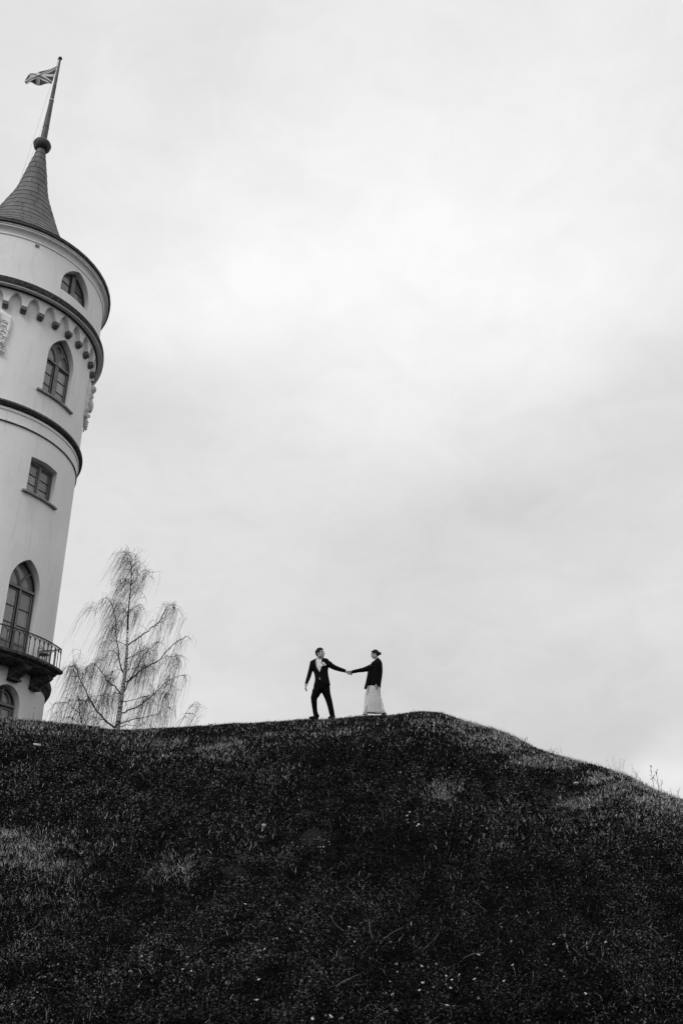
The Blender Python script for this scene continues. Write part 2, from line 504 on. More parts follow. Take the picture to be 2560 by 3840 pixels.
MB().lathe([(4.6, 24.006), (4.77, 24.008), (4.79, 24.03), (4.79, 24.12), (4.74, 24.15), (R0 + .001, 24.22)], 200).build('string_course', M_ledge_lit, tower, True, 50)
MB().lathe([(R0 - .05, 12.16), (4.62, 12.17), (4.63, 12.24), (4.66, 12.25), (4.67, 12.33), (4.72, 12.36), (4.77, 12.46), (4.785, 12.60), (4.76, 12.68), (R0 - .05, 12.76)], 150, 58.5, 377.5, closed=True).build('lower_cornice', M_bal, tower, True, 50)

# corbel table: 36 bays
bay = 10.0
RO = 4.80


def corbel_arch_mesh():
    mb = MB(); n = 16; hw = rad(bay / 2); ow = rad(bay / 2 * 0.70)
    vs = []
    for i in range(n + 1):
        u = -hw + 2 * hw * i / n
        if abs(u) >= ow: zb = 29.50
        else:
            s = abs(u) / ow
            # pointed arch
            h = 0.70; w = 1.0; r = (w * w + 1.5 * 1.5) / (2 * w)
            zz = math.sqrt(max(r * r - (s + r - w) ** 2, 0)) / 1.5
            zb = 29.50 + h * zz
        for (r_, z_) in ((R0 - .02, zb), (RO, zb), (RO, 30.275)):
            vs.append((r_ * math.sin(u), -r_ * math.cos(u), z_))
    fs = []
    for i in range(n):
        for k in range(2): fs.append((3 * i + k, 3 * i + 3 + k, 3 * i + 4 + k, 3 * i + 1 + k))
    mb.add(vs, fs)
    return mb


ca = corbel_arch_mesh().build('corbel_arch', M_plaster, tower, rz=rad(PHI + 5))
cbm = MB()
cbm.box((0, -(R0 + .12), 29.395), (.27, .26, .21))
cbm.box((0, -(R0 + .095), 29.27), (.22, .2, .045))
cbm.box((0, -(R0 + .075), 29.232), (.25, .16, .035))
cb = cbm.build('corbel', M_corbel, tower, rz=rad(PHI))
bpy.context.view_layer.update()
for k in range(1, 36):
    copy_of(ca, tower, rad(PHI + 5 + 10 * k)); copy_of(cb, tower, rad(PHI + 10 * k))

# vent block and little crumpled wires
MB().box((0, -(R1 + .008), 33.43), (.19, .03, .17)).build('vent_block', M_vent, tower, rz=rad(8.4))


# windows -------------------------------------------------------------
def inset(o, t, tb=None):
    w, zs, za, zb = o['w'], o['zs'], o['za'], o['zb']
    return dict(w=w - t, zs=zs, za=za - t * 1.15, zb=zb + (t if tb is None else tb))


def bar(mb, x0, z0, x1, z1, t, y0, y1):
    dx, dz = x1 - x0, z1 - z0; l = math.hypot(dx, dz); nx, nz = -dz / l * t / 2, dx / l * t / 2
    mb.prism([(x0 + nx, z0 + nz), (x0 - nx, z0 - nz), (x1 - nx, z1 - nz), (x1 + nx, z1 + nz)], y0, y1)


def sill(R, z, hw, phi, parent, th=0.1, out=0.13):
    a = math.degrees(hw / R)
    return MB().lathe([(R - .35, z + .02), (R + out, z - .01), (R + out, z - th), (R - .35, z - th)], 12, -a, a, closed=True).build('sill', M_sill, parent)


def casement(name, x0, x1, z0, z1, y, nbars, parent, ft=.055, panel=0.0):
    """one leaf: frame, its panes, and glazing bars"""
    mb = MB()
    o = [(x0, z0), (x1, z0), (x1, z1), (x0, z1)]
    i = [(x0 + ft, z0 + ft + panel), (x1 - ft, z0 + ft + panel), (x1 - ft, z1 - ft), (x0 + ft, z1 - ft)]
    mb.ring(o, i, y, y + .05)
    H = (i[2][1] - i[0][1]) / (nbars + 1)
    leaf = mb.build(name, M_frame, parent)
    for k in range(1, nbars + 1):
        MB().box(((x0 + x1) / 2, y + .022, i[0][1] + H * k), (x1 - x0 - 2 * ft, .04, .028)).build('glazing_bar', M_framedark, leaf)
    for k in range(nbars + 1):
        MB().prism([(i[0][0], i[0][1] + H * k + .005), (i[1][0], i[0][1] + H * k + .005), (i[1][0], i[0][1] + H * (k + 1) - .005), (i[0][0], i[0][1] + H * (k + 1) - .005)], y + .034, y + .04).build('pane', M_glass, leaf)
    # dark rebate lines round the glass
    j = [(a + .014 * sx, b + .014 * sz) for (a, b), sx, sz in zip(i, (1, -1, -1, 1), (1, 1, -1, -1))]
    MB().ring(i, j, y + .026, y + .033).build('rebate', M_framedark, leaf)
    return leaf


def hole_plate(outer, holes, y0, y1, name, mat, parent):
    o = MB().prism(outer, y0, y1).build(name, mat)
    hs = [MB().prism(h, y0 - .1, y1 + .1).build('cutter', None) for h in holes]
    cut(o, hs); o.parent = parent
    return o


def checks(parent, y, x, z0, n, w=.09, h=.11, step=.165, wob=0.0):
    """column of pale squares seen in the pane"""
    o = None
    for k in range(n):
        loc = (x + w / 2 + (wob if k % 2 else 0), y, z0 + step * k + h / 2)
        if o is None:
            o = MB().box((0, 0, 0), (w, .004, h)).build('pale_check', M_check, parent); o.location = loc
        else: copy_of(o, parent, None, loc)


def arch_window(phi, spec, R, kind):
    g = bpy.data.objects.new('window', None); COL.objects.link(g); g.parent = tower; g.rotation_euler = (0, 0, rad(phi))
    dep = 0.24
    y = -(R * math.cos(spec['w'] / R) - dep)
    MB().ring(arch(**spec), arch(**inset(spec, .07, .05)), y, y + .12).build('frame', M_frame, g)
    s1 = inset(spec, .07, .05); s2 = inset(spec, .085, .06)
    MB().ring(arch(**s1), arch(**s2), y - .004, y + .10).build('rebate', M_framedark, g)
    w = s2['w']; zt = spec['zs']
    if kind == 'drum':
        MB().prism(arch(**s2), y + .075, y + .085).build('pane', M_glass, g)
        MB().box((0, y + .02, (s2['zb'] + s2['za']) / 2 - .03), (.24, .10, s2['za'] - s2['zb'] - .06)).build('mullion', M_frame, g)
        for sx in (-1, 1):
            MB().box((sx * .132, y + .03, (s2['zb'] + s2['za']) / 2 - .1), (.02, .06, s2['za'] - s2['zb'] - .25)).build('rebate', M_framedark, g)
            for zq in (31.98, 32.5): MB().box((sx * (w + .12) / 2, y + .06, zq), (w - .14, .04, .03)).build('glazing_bar', M_framedark, g)
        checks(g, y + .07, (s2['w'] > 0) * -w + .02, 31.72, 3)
        return g
    post = .11 if kind == 'upper' else .045
    if kind == 'drum': post = .10
    if kind != 'low':
        MB().box((0, y + .02, (s2['zb'] + zt) / 2), (post * 2, .12, zt - s2['zb'])).build('mullion', M_frame, g)
        for sx in (-1, 1): MB().box((sx * (post + .012), y + .0, (s2['zb'] + zt) / 2), (.016, .06, zt - s2['zb'] - .01)).build('rebate', M_framedark, g)
    MB().box((0, y + .01, zt), (2 * w + .02, .14, .10)).build('transom', M_frame, g)
    for dz in (-.062, .062): MB().box((0, y + .01, zt + dz), (2 * w + .02, .10, .02)).build('rebate', M_framedark, g)
    nb = {'upper': 2, 'door': 2, 'drum': 1, 'low': 1}[kind]
    for sx in (-1, 1):
        if kind == 'low':
            xa, xb = (.03, w) if sx > 0 else (-w, -.03)
        else:
            xa, xb = (post + .02, w) if sx > 0 else (-w, -post - .02)
        casement('casement', xa, xb, s2['zb'], zt - .075, y + .03, nb, g, .06 if kind != 'low' else .09, panel=.75 if kind == 'door' else 0)
        if kind == 'door':
            xm = (xa + xb) / 2
            MB().box((xm, y + .035, s2['zb'] + .42), (xb - xa - .12, .02, .50)).build('door_panel', M_frame, g)
            MB().box((xm, y + .028, s2['zb'] + .71), (xb - xa - .06, .02, .022)).build('rebate', M_framedark, g)
    if kind == 'upper':
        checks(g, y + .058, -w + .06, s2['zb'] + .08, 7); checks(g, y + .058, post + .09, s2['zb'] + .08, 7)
    if kind == 'door':
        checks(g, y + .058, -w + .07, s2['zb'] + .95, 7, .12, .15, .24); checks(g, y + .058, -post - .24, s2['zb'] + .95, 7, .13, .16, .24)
    # head of the arch
    top = dict(w=w, zs=zt + .07, za=s2['za'], zb=zt + .07)
    ol = arch(**top, n=14)
    ol = ol[1:-1]
    MB().prism(ol, y + .09, y + .10).build('pane', M_glass, g)
    tr = MB()
    H = s2['za'] - zt
    if kind in ('door', 'low'):
        if kind == 'door':
            for sx in (-1, 1):
                pts = []
                for i in range(11):
                    a = i / 10
                    x = sx * (0.02 + (w * .60) * a ** 1.9); z = zt + .05 + H * .66 * a ** .85
                    pts.append(Vector((x, y + .03, z)))
                tr.tube(pts, .032, 6)
        else:
            tr.box((0, y + .02, zt + H / 2), (.07, .08, H))
            for sx in (-1, 1):
                pts = [Vector((sx * w * .72 * math.cos(a), y + .03, zt + .05 + H * .80 * math.sin(a))) for a in [PI / 2 * i / 10 for i in range(11)]]
                tr.tube(pts, .03, 6)
        tr.build('tracery', M_frame, g)
    else:
        hw = w / 2
        holes = []
        for sx in (-1, 1):
            la = arch(hw - .075, zt + .08, zt + .08 + H * .52, zt + .08 - .005, n=8, dx=sx * (hw + .03))
            holes.append(la[1:-1])
        cz = zt + H * .70; rr = .15
        if kind == 'upper':
            holes.append([(rr * math.cos(2 * PI * i / 20), cz + rr * math.sin(2 * PI * i / 20)) for i in range(20)])
        plate = hole_plate(ol, holes, y + .03, y + .07, 'tracery', M_frame, g)
        if kind == 'upper':
            MB().tube([Vector(((rr + .012) * math.cos(2 * PI * i / 20), y + .03, cz + (rr + .012) * math.sin(2 * PI * i / 20))) for i in range(21)], .010, 5).build('oculus_rim', M_framedark, plate)
    return g


for ph in SIDES:
    arch_window(ph, DRUM_W, R1, 'drum')
    g = arch_window(ph, UP_W, R0, 'upper'); sill(R0, 25.49, 1.15, ph, g)
    arch_window(ph, DOOR, R0, 'door')
    arch_window(ph - .7, LOW, R0, 'low')
    g = bpy.data.objects.new('window', None); COL.objects.link(g); g.parent = tower; g.rotation_euler = (0, 0, rad(ph))
    y = -(R0 * math.cos(.8 / R0) - .24)
    o = [(-.8, 20.2), (.8, 20.2), (.8, 21.93), (-.8, 21.93)]; i = [(-.73, 20.27), (.73, 20.27), (.73, 21.83), (-.73, 21.83)]
    MB().ring(o, i, y, y + .12).build('frame', M_frame, g)
    j = [(-.712, 20.288), (.712, 20.288), (.712, 21.78), (-.712, 21.78)]
    MB().ring(i, j, y + .005, y + .11).build('rebate', M_framedark, g)
    MB().box((0, y + .02, 21.05), (.09, .10, 1.5)).build('mullion', M_frame, g)
    casement('casement', -.70, -.055, 20.3, 21.77, y + .03, 2, g, .045)
    casement('casement', .055, .70, 20.3, 21.77, y + .03, 2, g, .045)
    sill(R0, 20.19, 1.02, ph, g)
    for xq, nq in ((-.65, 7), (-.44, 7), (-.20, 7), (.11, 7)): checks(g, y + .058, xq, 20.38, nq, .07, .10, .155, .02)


# carved coats of arms ----------------------------------------------------
def coat_of_arms(phi):
    g = bpy.data.objects.new('coat_of_arms', None); COL.objects.link(g); g.parent = tower; g.rotation_euler = (0, 0, rad(phi))
    Y = -(R0 + .02)
    rr = random.Random(3)
    ol = [(-.78, 28.75), (-.82, 28.2), (-.78, 27.6), (-.66, 27.0), (-.50, 26.68), (-.25, 26.55), (0, 26.5), (.25, 26.55), (.50, 26.68), (.66, 27.0), (.78, 27.6), (.82, 28.2), (.78, 28.75), (.4, 28.95), (0, 29.0), (-.4, 28.95)]
    mb = MB(); n = len(ol)
    vs = []
    for dpt, k in ((.09, 1), (-.10, 1), (-.14, .93)):
        for x, z in ol:
            X = x * k; Z = 27.8 + (z - 27.8) * k
            r = R0 - dpt
            vs.append((r * math.sin(X / R0), -r * math.cos(X / R0), Z))
    fs = [tuple(range(2 * n, 3 * n))]
    for a in range(2):
        for i in range(n): fs.append((a * n + i, a * n + (i + 1) % n, (a + 1) * n + (i + 1) % n, (a + 1) * n + i))
    mb.add(vs, fs).build('shield_plate', M_plaster, g)

    def P(x, z, out): return Vector(((R0 + out) * math.sin(x / R0), -(R0 + out) * math.cos(x / R0), z))
    m = MB()
    # crown
    m.ball(P(0, 28.78, .22), (.26, .20, .20), 14, 8)
    m.tube([P(-.24, 28.62, .2), P(0, 28.60, .3), P(.24, 28.62, .2)], .05, 8)
    m.ball(P(0, 29.02, .22), .05, 8, 6); m.tube([P(0, 29.05, .22), P(0, 29.16, .22)], .018, 6)
    # central shield and folds of the mantle
    m.ball(P(0, 27.7, .22), (.30, .16, .40), 16, 10)
    m.ball(P(0, 28.3, .20), (.17, .13, .15), 12, 8)
    m.build('crown_relief', M_relief, g, True)
    f = MB()
    for sx in (-1, 1):
        for k in range(15):
            z = 28.55 - k * .125
            a = [P(sx * (.12 + .035 * q * (1 + .15 * math.sin(k * 1.9))), z - .05 * math.sin(q * .9 + k * 1.3) - .012 * q, .115 + .04 * math.sin(q * 1.1 + k) * .6 + rr.uniform(-.02, .03)) for q in range(0, 17, 2)]
            f.tube(a, [.06, .06, .06, .058, .055, .05, .045, .04, .03], 6)
    for k in range(22):
        x = rr.gauss(0, .28); z = rr.uniform(26.85, 28.6)
        if abs(x) < .65: f.ball(P(x, z, rr.uniform(.12, .24)), rr.uniform(.04, .09), 8, 6)
    f.build('mantle_relief', M_relief, g, True)
    t = MB()
    for k in range(10):
        t.ball(P(rr.uniform(-.2, .2), 26.75 - k * .05, .12 + rr.uniform(0, .05)), rr.uniform(.05, .09), 8, 6)
    t.build('pendant_relief', M_relief, g, True)


coat_of_arms(-7); coat_of_arms(83.5); coat_of_arms(173)

# spire -----------------------------------------------------------------
SP_Z = [34.36, 34.7, 35.2, 35.9, 36.7, 37.5, 38.2, 39.19, 40.35, 41.17, 42.05, 43.28, 44.28, 45.4, 45.8]
SP_R = [5.12, 4.72, 4.16, 3.52, 2.92, 2.43, 2.07, 1.70, 1.32, 1.03, .81, .62, .44, .25, .21]
zz = np.linspace(34.36, 45.6, 600); rr_ = np.interp(zz, SP_Z, SP_R)
k_ = np.ones(41) / 41
rs_ = np.convolve(np.pad(rr_, 20, mode='reflect', reflect_type='odd'), k_, 'valid'); rr_ = rs_
sl = np.concatenate([[0], np.cumsum(np.hypot(np.diff(zz), np.diff(rr_)))])
MB().lathe([(float(r) - .03, float(z)) for r, z in zip(rr_[::15], zz[::15])], 120).build('spire_core', M_eave, tower)
ROWS = 23
row_s = np.linspace(0, sl[-1], ROWS + 1)
srnd = random.Random(5)
for k in range(ROWS):
    s0, s1 = row_s[k], row_s[k + 1]
    ra, rb_ = np.interp([s0, s1], sl, rr_); z0, z1 = np.interp([s0, s1], sl, zz)
    n = max(3, int(round(2 * PI * (ra + rb_) / 2 / 1.15)))
    off = srnd.uniform(0, 360)
    for i in range(n):
        w = 360 / n; a0 = off + i * w; gap = .010 / max(rb_, .3) * 57
        lift = srnd.uniform(0, .006)
        prof = []
        for q in range(4):
            s = s0 + .004 + (s1 - s0 + .02) * q / 3
            r = float(np.interp(s, sl, rr_)); z = float(np.interp(s, sl, zz))
            prof.append((r + .022 * (1 - q / 3) + .004 + lift, z))
        prof = [(prof[0][0] - .028, prof[0][1] + .004)] + prof
        MB().lathe(prof, max(2, int(w / 5)), a0 + gap, a0 + w - gap).build('roof_sheet', M_roof, tower, True, 30)
# bulb, pole, finial
b = MB().lathe([(.0, 45.45), (.24, 45.5), (.36, 45.62), (.47, 45.82), (.505, 45.98), (.50, 46.02)], 40)
b.build('bulb_underside', M_eave, tower, True, 40)
MB().lathe([(.505, 46.02), (.52, 46.05), (.505, 46.08), (.47, 46.2), (.36, 46.34), (.2, 46.42), (.0, 46.44)], 40).build('bulb', M_roof, tower, True, 40)
pole = MB().lathe([(.195, 46.4), (.175, 47.5), (.15, 49), (.125, 50.3), (.10, 52), (.065, 54.2), (.065, 54.4), (0, 54.42)], 20).build('flagpole', M_pole, tower, True, 40)
MB().lathe([(.12, 50.20), (.145, 50.20), (.145, 50.26), (.12, 50.26)], 20, closed=True).build('white_collar', M_white, pole)
for z, r in ((47.6, .182), (51.6, .11), (52.3, .10), (51.0, .118)):
    MB().lathe([(r - .02, z), (r + .004, z), (r + .004, z + .03), (r - .02, z + .03)], 20, closed=True).build('joint_ring', M_iron, pole)
MB().ball((0, 0, 54.53), .125, 16, 12).build('finial', M_iron, pole, True)
MB().box((-.11, 0, 54.38), (.1, .04, .05)).build('truck', M_iron, pole)

# balcony ------------------------------------------------------------------
BA0, BA1 = 18.5, 57.5
balc = bpy.data.objects.new('balcony', None); COL.objects.link(balc); balc.parent = tower
RB = 5.52
MB().lathe([(R0 - .1, 12.79), (5.60, 12.77), (5.66, 12.74), (5.66, 12.64), (5.58, 12.60), (R0 - .1, 12.60)], 40, BA0 - .6, BA1 + .6, closed=True).build('slab', M_bal, balc)
MB().lathe([(R0 - .1, 12.597), (5.45, 12.597), (5.45, 12.53), (5.36, 12.47), (R0 - .1, 12.47)], 40, BA0 + .6, BA1 - .6, closed=True).build('slab_moulding', M_bal, balc)
for a in (PHI - 16.3, PHI, PHI + 16.3):
    # ogee console: profile in (r, z), given a width
    prof = [(R0 - .1, 12.468)]
    for t in np.linspace(0, 1, 12):
        prof.append((5.33 - .62 * t ** 1.2 + .07 * math.sin(t * 2 * PI), 12.46 - .50 * t))
    prof += [(4.78, 11.93), (R0 - .1, 11.90)]
    w = .23; n = len(prof)
    vs = [(-w, -r, z) for r, z in prof] + [(w, -r, z) for r, z in prof]
    mb = MB().add(vs, [tuple(range(n)), tuple(range(2 * n - 1, n - 1, -1))] + [(i, (i + 1) % n, (i + 1) % n + n, i + n) for i in range(n)])
    c = mb.build('console', M_bal, balc, rz=rad(a))
    mb = MB()
    for sx in (-1, 1):
        mb.lathe([(0, 0), (.13, 0), (.13, .03), (0, .03)], 16)
    scr = MB()
    scr.box((0, -(R0 + .14), 11.955), (.52, .30, .07))
    scr.build('console_foot', M_bal, c)


def pol(r, a, z): return Vector((r * math.sin(rad(a)), -r * math.cos(rad(a)), z))


ZB, ZT = 12.78, 13.66
NB = 14
angs = [BA0 + .6 + (BA1 - BA0 - 1.2) * i / NB for i in range(NB + 1)]
MB().tube([pol(RB, BA0 + .6 + (BA1 - BA0 - 1.2) * i / 60, ZT) for i in range(61)], .018, 6).build('top_rail', M_iron, balc)
posts = [pol(RB, a, 0) for a in angs]


def rail_run(base, first_thick=True):
    """balusters at base points (z=0) with interlaced pointed hoops"""
    n = len(base)
    for i, p in enumerate(base):
        r = .024 if i % 5 == 0 else .017
        mb = MB().tube([p + Vector((0, 0, ZB)), p + Vector((0, 0, ZT))], r, 6)
        mb.ball(p + Vector((0, 0, ZB + .46)), .024, 8, 6)
        mb.build('baluster', M_iron, balc)
    for i in range(n - 1):
        js = i + 2
        p0 = base[i]; p2 = base[js] if js < n else base[i] + (base[i + 1] - base[i]) * 2
        pts = []
        for k in range(13):
            t = k / 12; a = PI * t
            u = .5 - .5 * math.cos(a); h = math.sin(a) ** .8
            if js >= n and u > .52: break
            q = p0.lerp(p2, u) if js >= n else (p0.lerp(base[i + 1], u * 2) if u < .5 else base[i + 1].lerp(p2, u * 2 - 1))
            pts.append(q + Vector((0, 0, ZB + .52 + (ZT - ZB - .535) * h)))
        MB().tube(pts, .014, 5).build('rail_hoop', M_iron, balc)


rail_run(posts)
for a in (BA1 - .6, BA0 + .6):
    base = [pol(RB - (RB - R0 - .02) * i / 4, a, 0) for i in range(5)]
    rail_run(base[1:])
    MB().tube([base[0] + Vector((0, 0, ZT)), base[-1] + Vector((0, 0, ZT))], .018, 6).build('top_rail', M_iron, balc)
    for i in (0,):
        pts = []
        for k in range(13):
            t = k / 12; u = .5 - .5 * math.cos(PI * t); h = math.sin(PI * t) ** .8
            pts.append(base[0].lerp(base[2], u) + Vector((0, 0, ZB + .52 + (ZT - ZB - .535) * h)))
        MB().tube(pts, .014, 5).build('rail_hoop', M_iron, balc)

# metal chair standing on the balcony ---------------------------------------
tm = Matrix.Translation((TX, TY, 0)) @ Matrix.Rotation(-TAZ, 4, 'Z')
cp = tm @ pol(5.15, 49.5, 12.785)
chair = empty('garden_chair', cp, 'small black metal bistro chair standing at the right end of the balcony', 'chair', rz=rad(75))
z = .45
MB().lathe([(.0, z - .012), (.19, z - .012), (.205, z), (.19, z + .012), (0, z + .012)], 24).build('seat', M_iron, chair, True, 40)
for sx in (-1, 1):
    for sy in (-1, 1):
        MB().tube([(sx * .13, sy * .13, z), (sx * .17, sy * .17, .2), (sx * .19, sy * .19, 0)], .009, 6).build('leg', M_iron, chair)
MB().tube([(.15 * math.cos(2 * PI * i / 20), .15 * math.sin(2 * PI * i / 20), .2) for i in range(21)], .006, 5).build('leg_hoop', M_iron, chair)
bk = MB()
pts = []
for i in range(25):
    a = -0.15 + (PI + .3) * i / 24
    pts.append((.19 * math.cos(a), .17 + .04 * math.sin(a), z + .02 + .40 * math.sin(a) ** .7 if math.sin(a) > 0 else z))
bk.tube(pts, .009, 6)
bk.build('backrest', M_iron, chair)
sc = MB()
for sx in (-1, 1):
    for kz, r in ((.16, .06), (.28, .045)):
        sc.tube([(sx * .055 + r * math.cos(a) * (1 - a / 12), .20, z + kz + r * math.sin(a) * (1 - a / 12)) for a in [i * .45 for i in range(16)]], .006, 5)
sc.build('scrollwork', M_iron, chair)
for sx in (-1, 1):
    MB().tube([(sx * .19, .16, z + .24), (sx * .23, .05, z + .22), (sx * .24, -.10, z + .2), (sx * .2, -.15, z + .12), (sx * .17, -.13, z)], .008, 6).build('armrest', M_iron, chair)

# crumpled wire on the square window's sill
wire = MB(); wr = random.Random(8)
for k in range(7):
    a0 = wr.uniform(-.28, .1)
    pts = []
    for i in range(8):
        x = a0 + i * .06 + wr.uniform(-.03, .03)
        R_ = R0 - .06 + wr.uniform(-.04, .05)
        pts.append((R_ * math.sin(x / R0), -R_ * math.cos(x / R0), 20.225 + wr.uniform(0, .07)))
    wire.tube(pts, .012, 5)
wo_ = wire.build('wire_tangle', M_iron)
wo_.location = (TX, TY, 0); wo_.rotation_euler = (0, 0, -TAZ + rad(PHI))
tag(wo_, 'dark tangle of wire lying on the sill of the square tower window', 'wire')


# ------------------------------------------------------------------ flag and halyard
def flag():
    m = bpy.data.materials.new('flag_cloth'); m.use_nodes = True
    nt = m.node_tree; N = nt.nodes.new; L = nt.links.new; b = nt.nodes['Principled BSDF']
    b.inputs['Roughness'].default_value = .9; b.inputs['Specular IOR Level'].default_value = .1
    uv = N('ShaderNodeUVMap'); uv.uv_map = 'UVMap'
    sp = N('ShaderNodeSeparateXYZ'); L(uv.outputs[0], sp.inputs[0])

    def mt(op, a, c=None, d=None):
        n = N('ShaderNodeMath'); n.operation = op
        for i, v in enumerate((a, c, d)):
            if v is None: continue
            if isinstance(v, (int, float)): n.inputs[i].default_value = v
            else: L(v, n.inputs[i])
        return n.outputs[0]
    u = mt('SUBTRACT', sp.outputs[0], .5); v = mt('SUBTRACT', sp.outputs[1], .5)
    au = mt('ABSOLUTE', u); av = mt('ABSOLUTE', v)
    diag = mt('ABSOLUTE', mt('SUBTRACT', au, av))
    blue = mt('LESS_THAN', diag, .05); white_d = mt('LESS_THAN', diag, .125)
    cross = mt('MAXIMUM', mt('LESS_THAN', au, .06), mt('LESS_THAN', av, .075))
    white = mt('MAXIMUM', white_d, cross)
    val = mt('MULTIPLY_ADD', white, .72 - .10, .10)
    fin = N('ShaderNodeMix'); fin.data_type = 'FLOAT'; L(blue, fin.inputs[0]); L(val, fin.inputs[2]); fin.inputs[3].default_value = .14
    cc = N('ShaderNodeCombineColor')
    for i in range(3): L(fin.outputs[0], cc.inputs[i])
    L(cc.outputs[0], b.inputs['Base Color'])
    tl = N('ShaderNodeBsdfTranslucent'); L(cc.outputs[0], tl.inputs[0])
    mx = N('ShaderNodeMixShader'); mx.inputs[0].default_value = .35
    L(b.outputs[0], mx.inputs[1]); L(tl.outputs[0], mx.inputs[2])
    L(mx.outputs[0], nt.nodes['Material Output'].inputs[0])
    # control net traced where the cloth flies, rows hoist to fly, columns top to bottom
    U = [0, .25, .5, .75, 1.0]
    T = [[(214.3, 246), (203.5, 281), (194, 312)], [(175, 261), (172.5, 281), (171, 312)], [(137, 271), (144.8, 281.6), (140, 320)], [(118, 273.5), (117, 288), (115, 305)], [(103.4, 283), (91.5, 301), (99.5, 317)]]
    ctr = [[(0, 0, 0)] * 3] * 5
    D0 = TY
    dep = [[0, 0, 0], [.25, .0, -.2], [.05, -.15, .2], [.3, .05, -.15], [.1, .25, -.1]]
    G = np.array([[list(on_plane(*T[i][j], D0 - .05 + dep[i][j])) for j in range(3)] for i in range(5)])
    nu, nv = 48, 28
    pts = []; uvs = []

    def cr(P, t):  # catmull-rom through points
        n = len(P) - 1; x = t * n; i = min(int(x), n - 1); f = x - i
        p1, p2 = P[i], P[i + 1]; p0 = P[i - 1] if i > 0 else 2 * p1 - p2; p3 = P[i + 2] if i + 2 <= n else 2 * p2 - p1
        return .5 * ((2 * p1) + (-p0 + p2) * f + (2 * p0 - 5 * p1 + 4 * p2 - p3) * f * f + (-p0 + 3 * p1 - 3 * p2 + p3) * f ** 3)
    for i in range(nu + 1):
        u_ = i / nu
        cols = [cr(G[:, j], u_) for j in range(3)]
        for j in range(nv + 1):
            v_ = j / nv
            p = cr(cols, v_)
            p = p + np.array([.0, -.0 + .05 * math.sin(u_ * 13 + v_ * 4) * u_, .015 * math.sin(u_ * 21 - v_ * 3) * u_])
            pts.append(p); uvs.append((u_, 1 - v_))
    F = [(i * (nv + 1) + j, (i + 1) * (nv + 1) + j, (i + 1) * (nv + 1) + j + 1, i * (nv + 1) + j + 1) for i in range(nu) for j in range(nv)]
    org = Vector(pts[0])
    me = bpy.data.meshes.new('flag'); me.from_pydata([tuple(Vector(p) - org) for p in pts], [], F)
    ul = me.uv_layers.new(name='UVMap')
    for l in me.loops: ul.data[l.index].uv = uvs[l.vertex_index]
    me.polygons.foreach_set('use_smooth', [True] * len(me.polygons)); me.materials.append(m)
    o = bpy.data.objects.new('flag', me); COL.objects.link(o); o.location = org
    sol = o.modifiers.new('thick', 'SOLIDIFY'); sol.thickness = .006
    tag(o, 'small flag with pale-edged diagonal cross over white cross, flying from the spire pole', 'flag')
    rp = MB()
    a = Vector(pts[0]); c = Vector(pts[nv]); yd = D0 - .2
    e1 = on_plane(72, 685, D0 - 1.3); m1 = on_plane(179, 354, D0 - .2)
    rp.tube([on_plane(217, 226, D0), a, c, m1, m1.lerp(e1, .5) + Vector((0, 0, -.04)), e1], .007, 4)
    rp.tube([on_plane(216, 226, D0 - .05), on_plane(196, 340, D0 - .15), on_plane(162, 465, D0 - .4), on_plane(105, 621, D0 - .9), on_plane(60, 708, D0 - 1.6)], .006, 4)
    r = rp.build('halyard', material('rope', .3, .9), None, origin=a)
    tag(r, 'thin slack halyard rope hanging beside the spire from the flagpole', 'rope')


flag()


# ------------------------------------------------------------------ trees
def birch_material():
    m = material('birch_bark', .4, .9, .15)
    nt = m.node_tree; N = nt.nodes.new; L = nt.links.new; b = nt.nodes['Principled BSDF']
    t = N('ShaderNodeTexCoord'); mp = N('ShaderNodeMapping'); mp.inputs['Scale'].default_value = (2.0, 2.0, 9.0); L(t.outputs['Object'], mp.inputs[0])
    n = N('ShaderNodeTexNoise'); n.inputs['Scale'].default_value = 1.6; n.inputs['Detail'].default_value = 5; n.inputs['Roughness'].default_value = .65; L(mp.outputs[0], n.inputs['Vector'])
    r = N('ShaderNodeValToRGB'); r.color_ramp.elements[0].position = .41; r.color_ramp.elements[0].color = (.02, .02, .02, 1)
    r.color_ramp.elements[1].position = .485; r.color_ramp.elements[1].color = (.48, .48, .48, 1)
    L(n.outputs[0], r.inputs[0]); L(r.outputs[0], b.inputs['Base Color'])
    return m


M_birch = birch_material()
M_limb = material('birch_limb_bark', .05, .9, .15, (6, .03, .09, 4, (1, 1, 1)))
M_twig = material('birch_twigs', .035, .9, .1)
M_twigpale = material('far_twigs', .12, .9, .1)


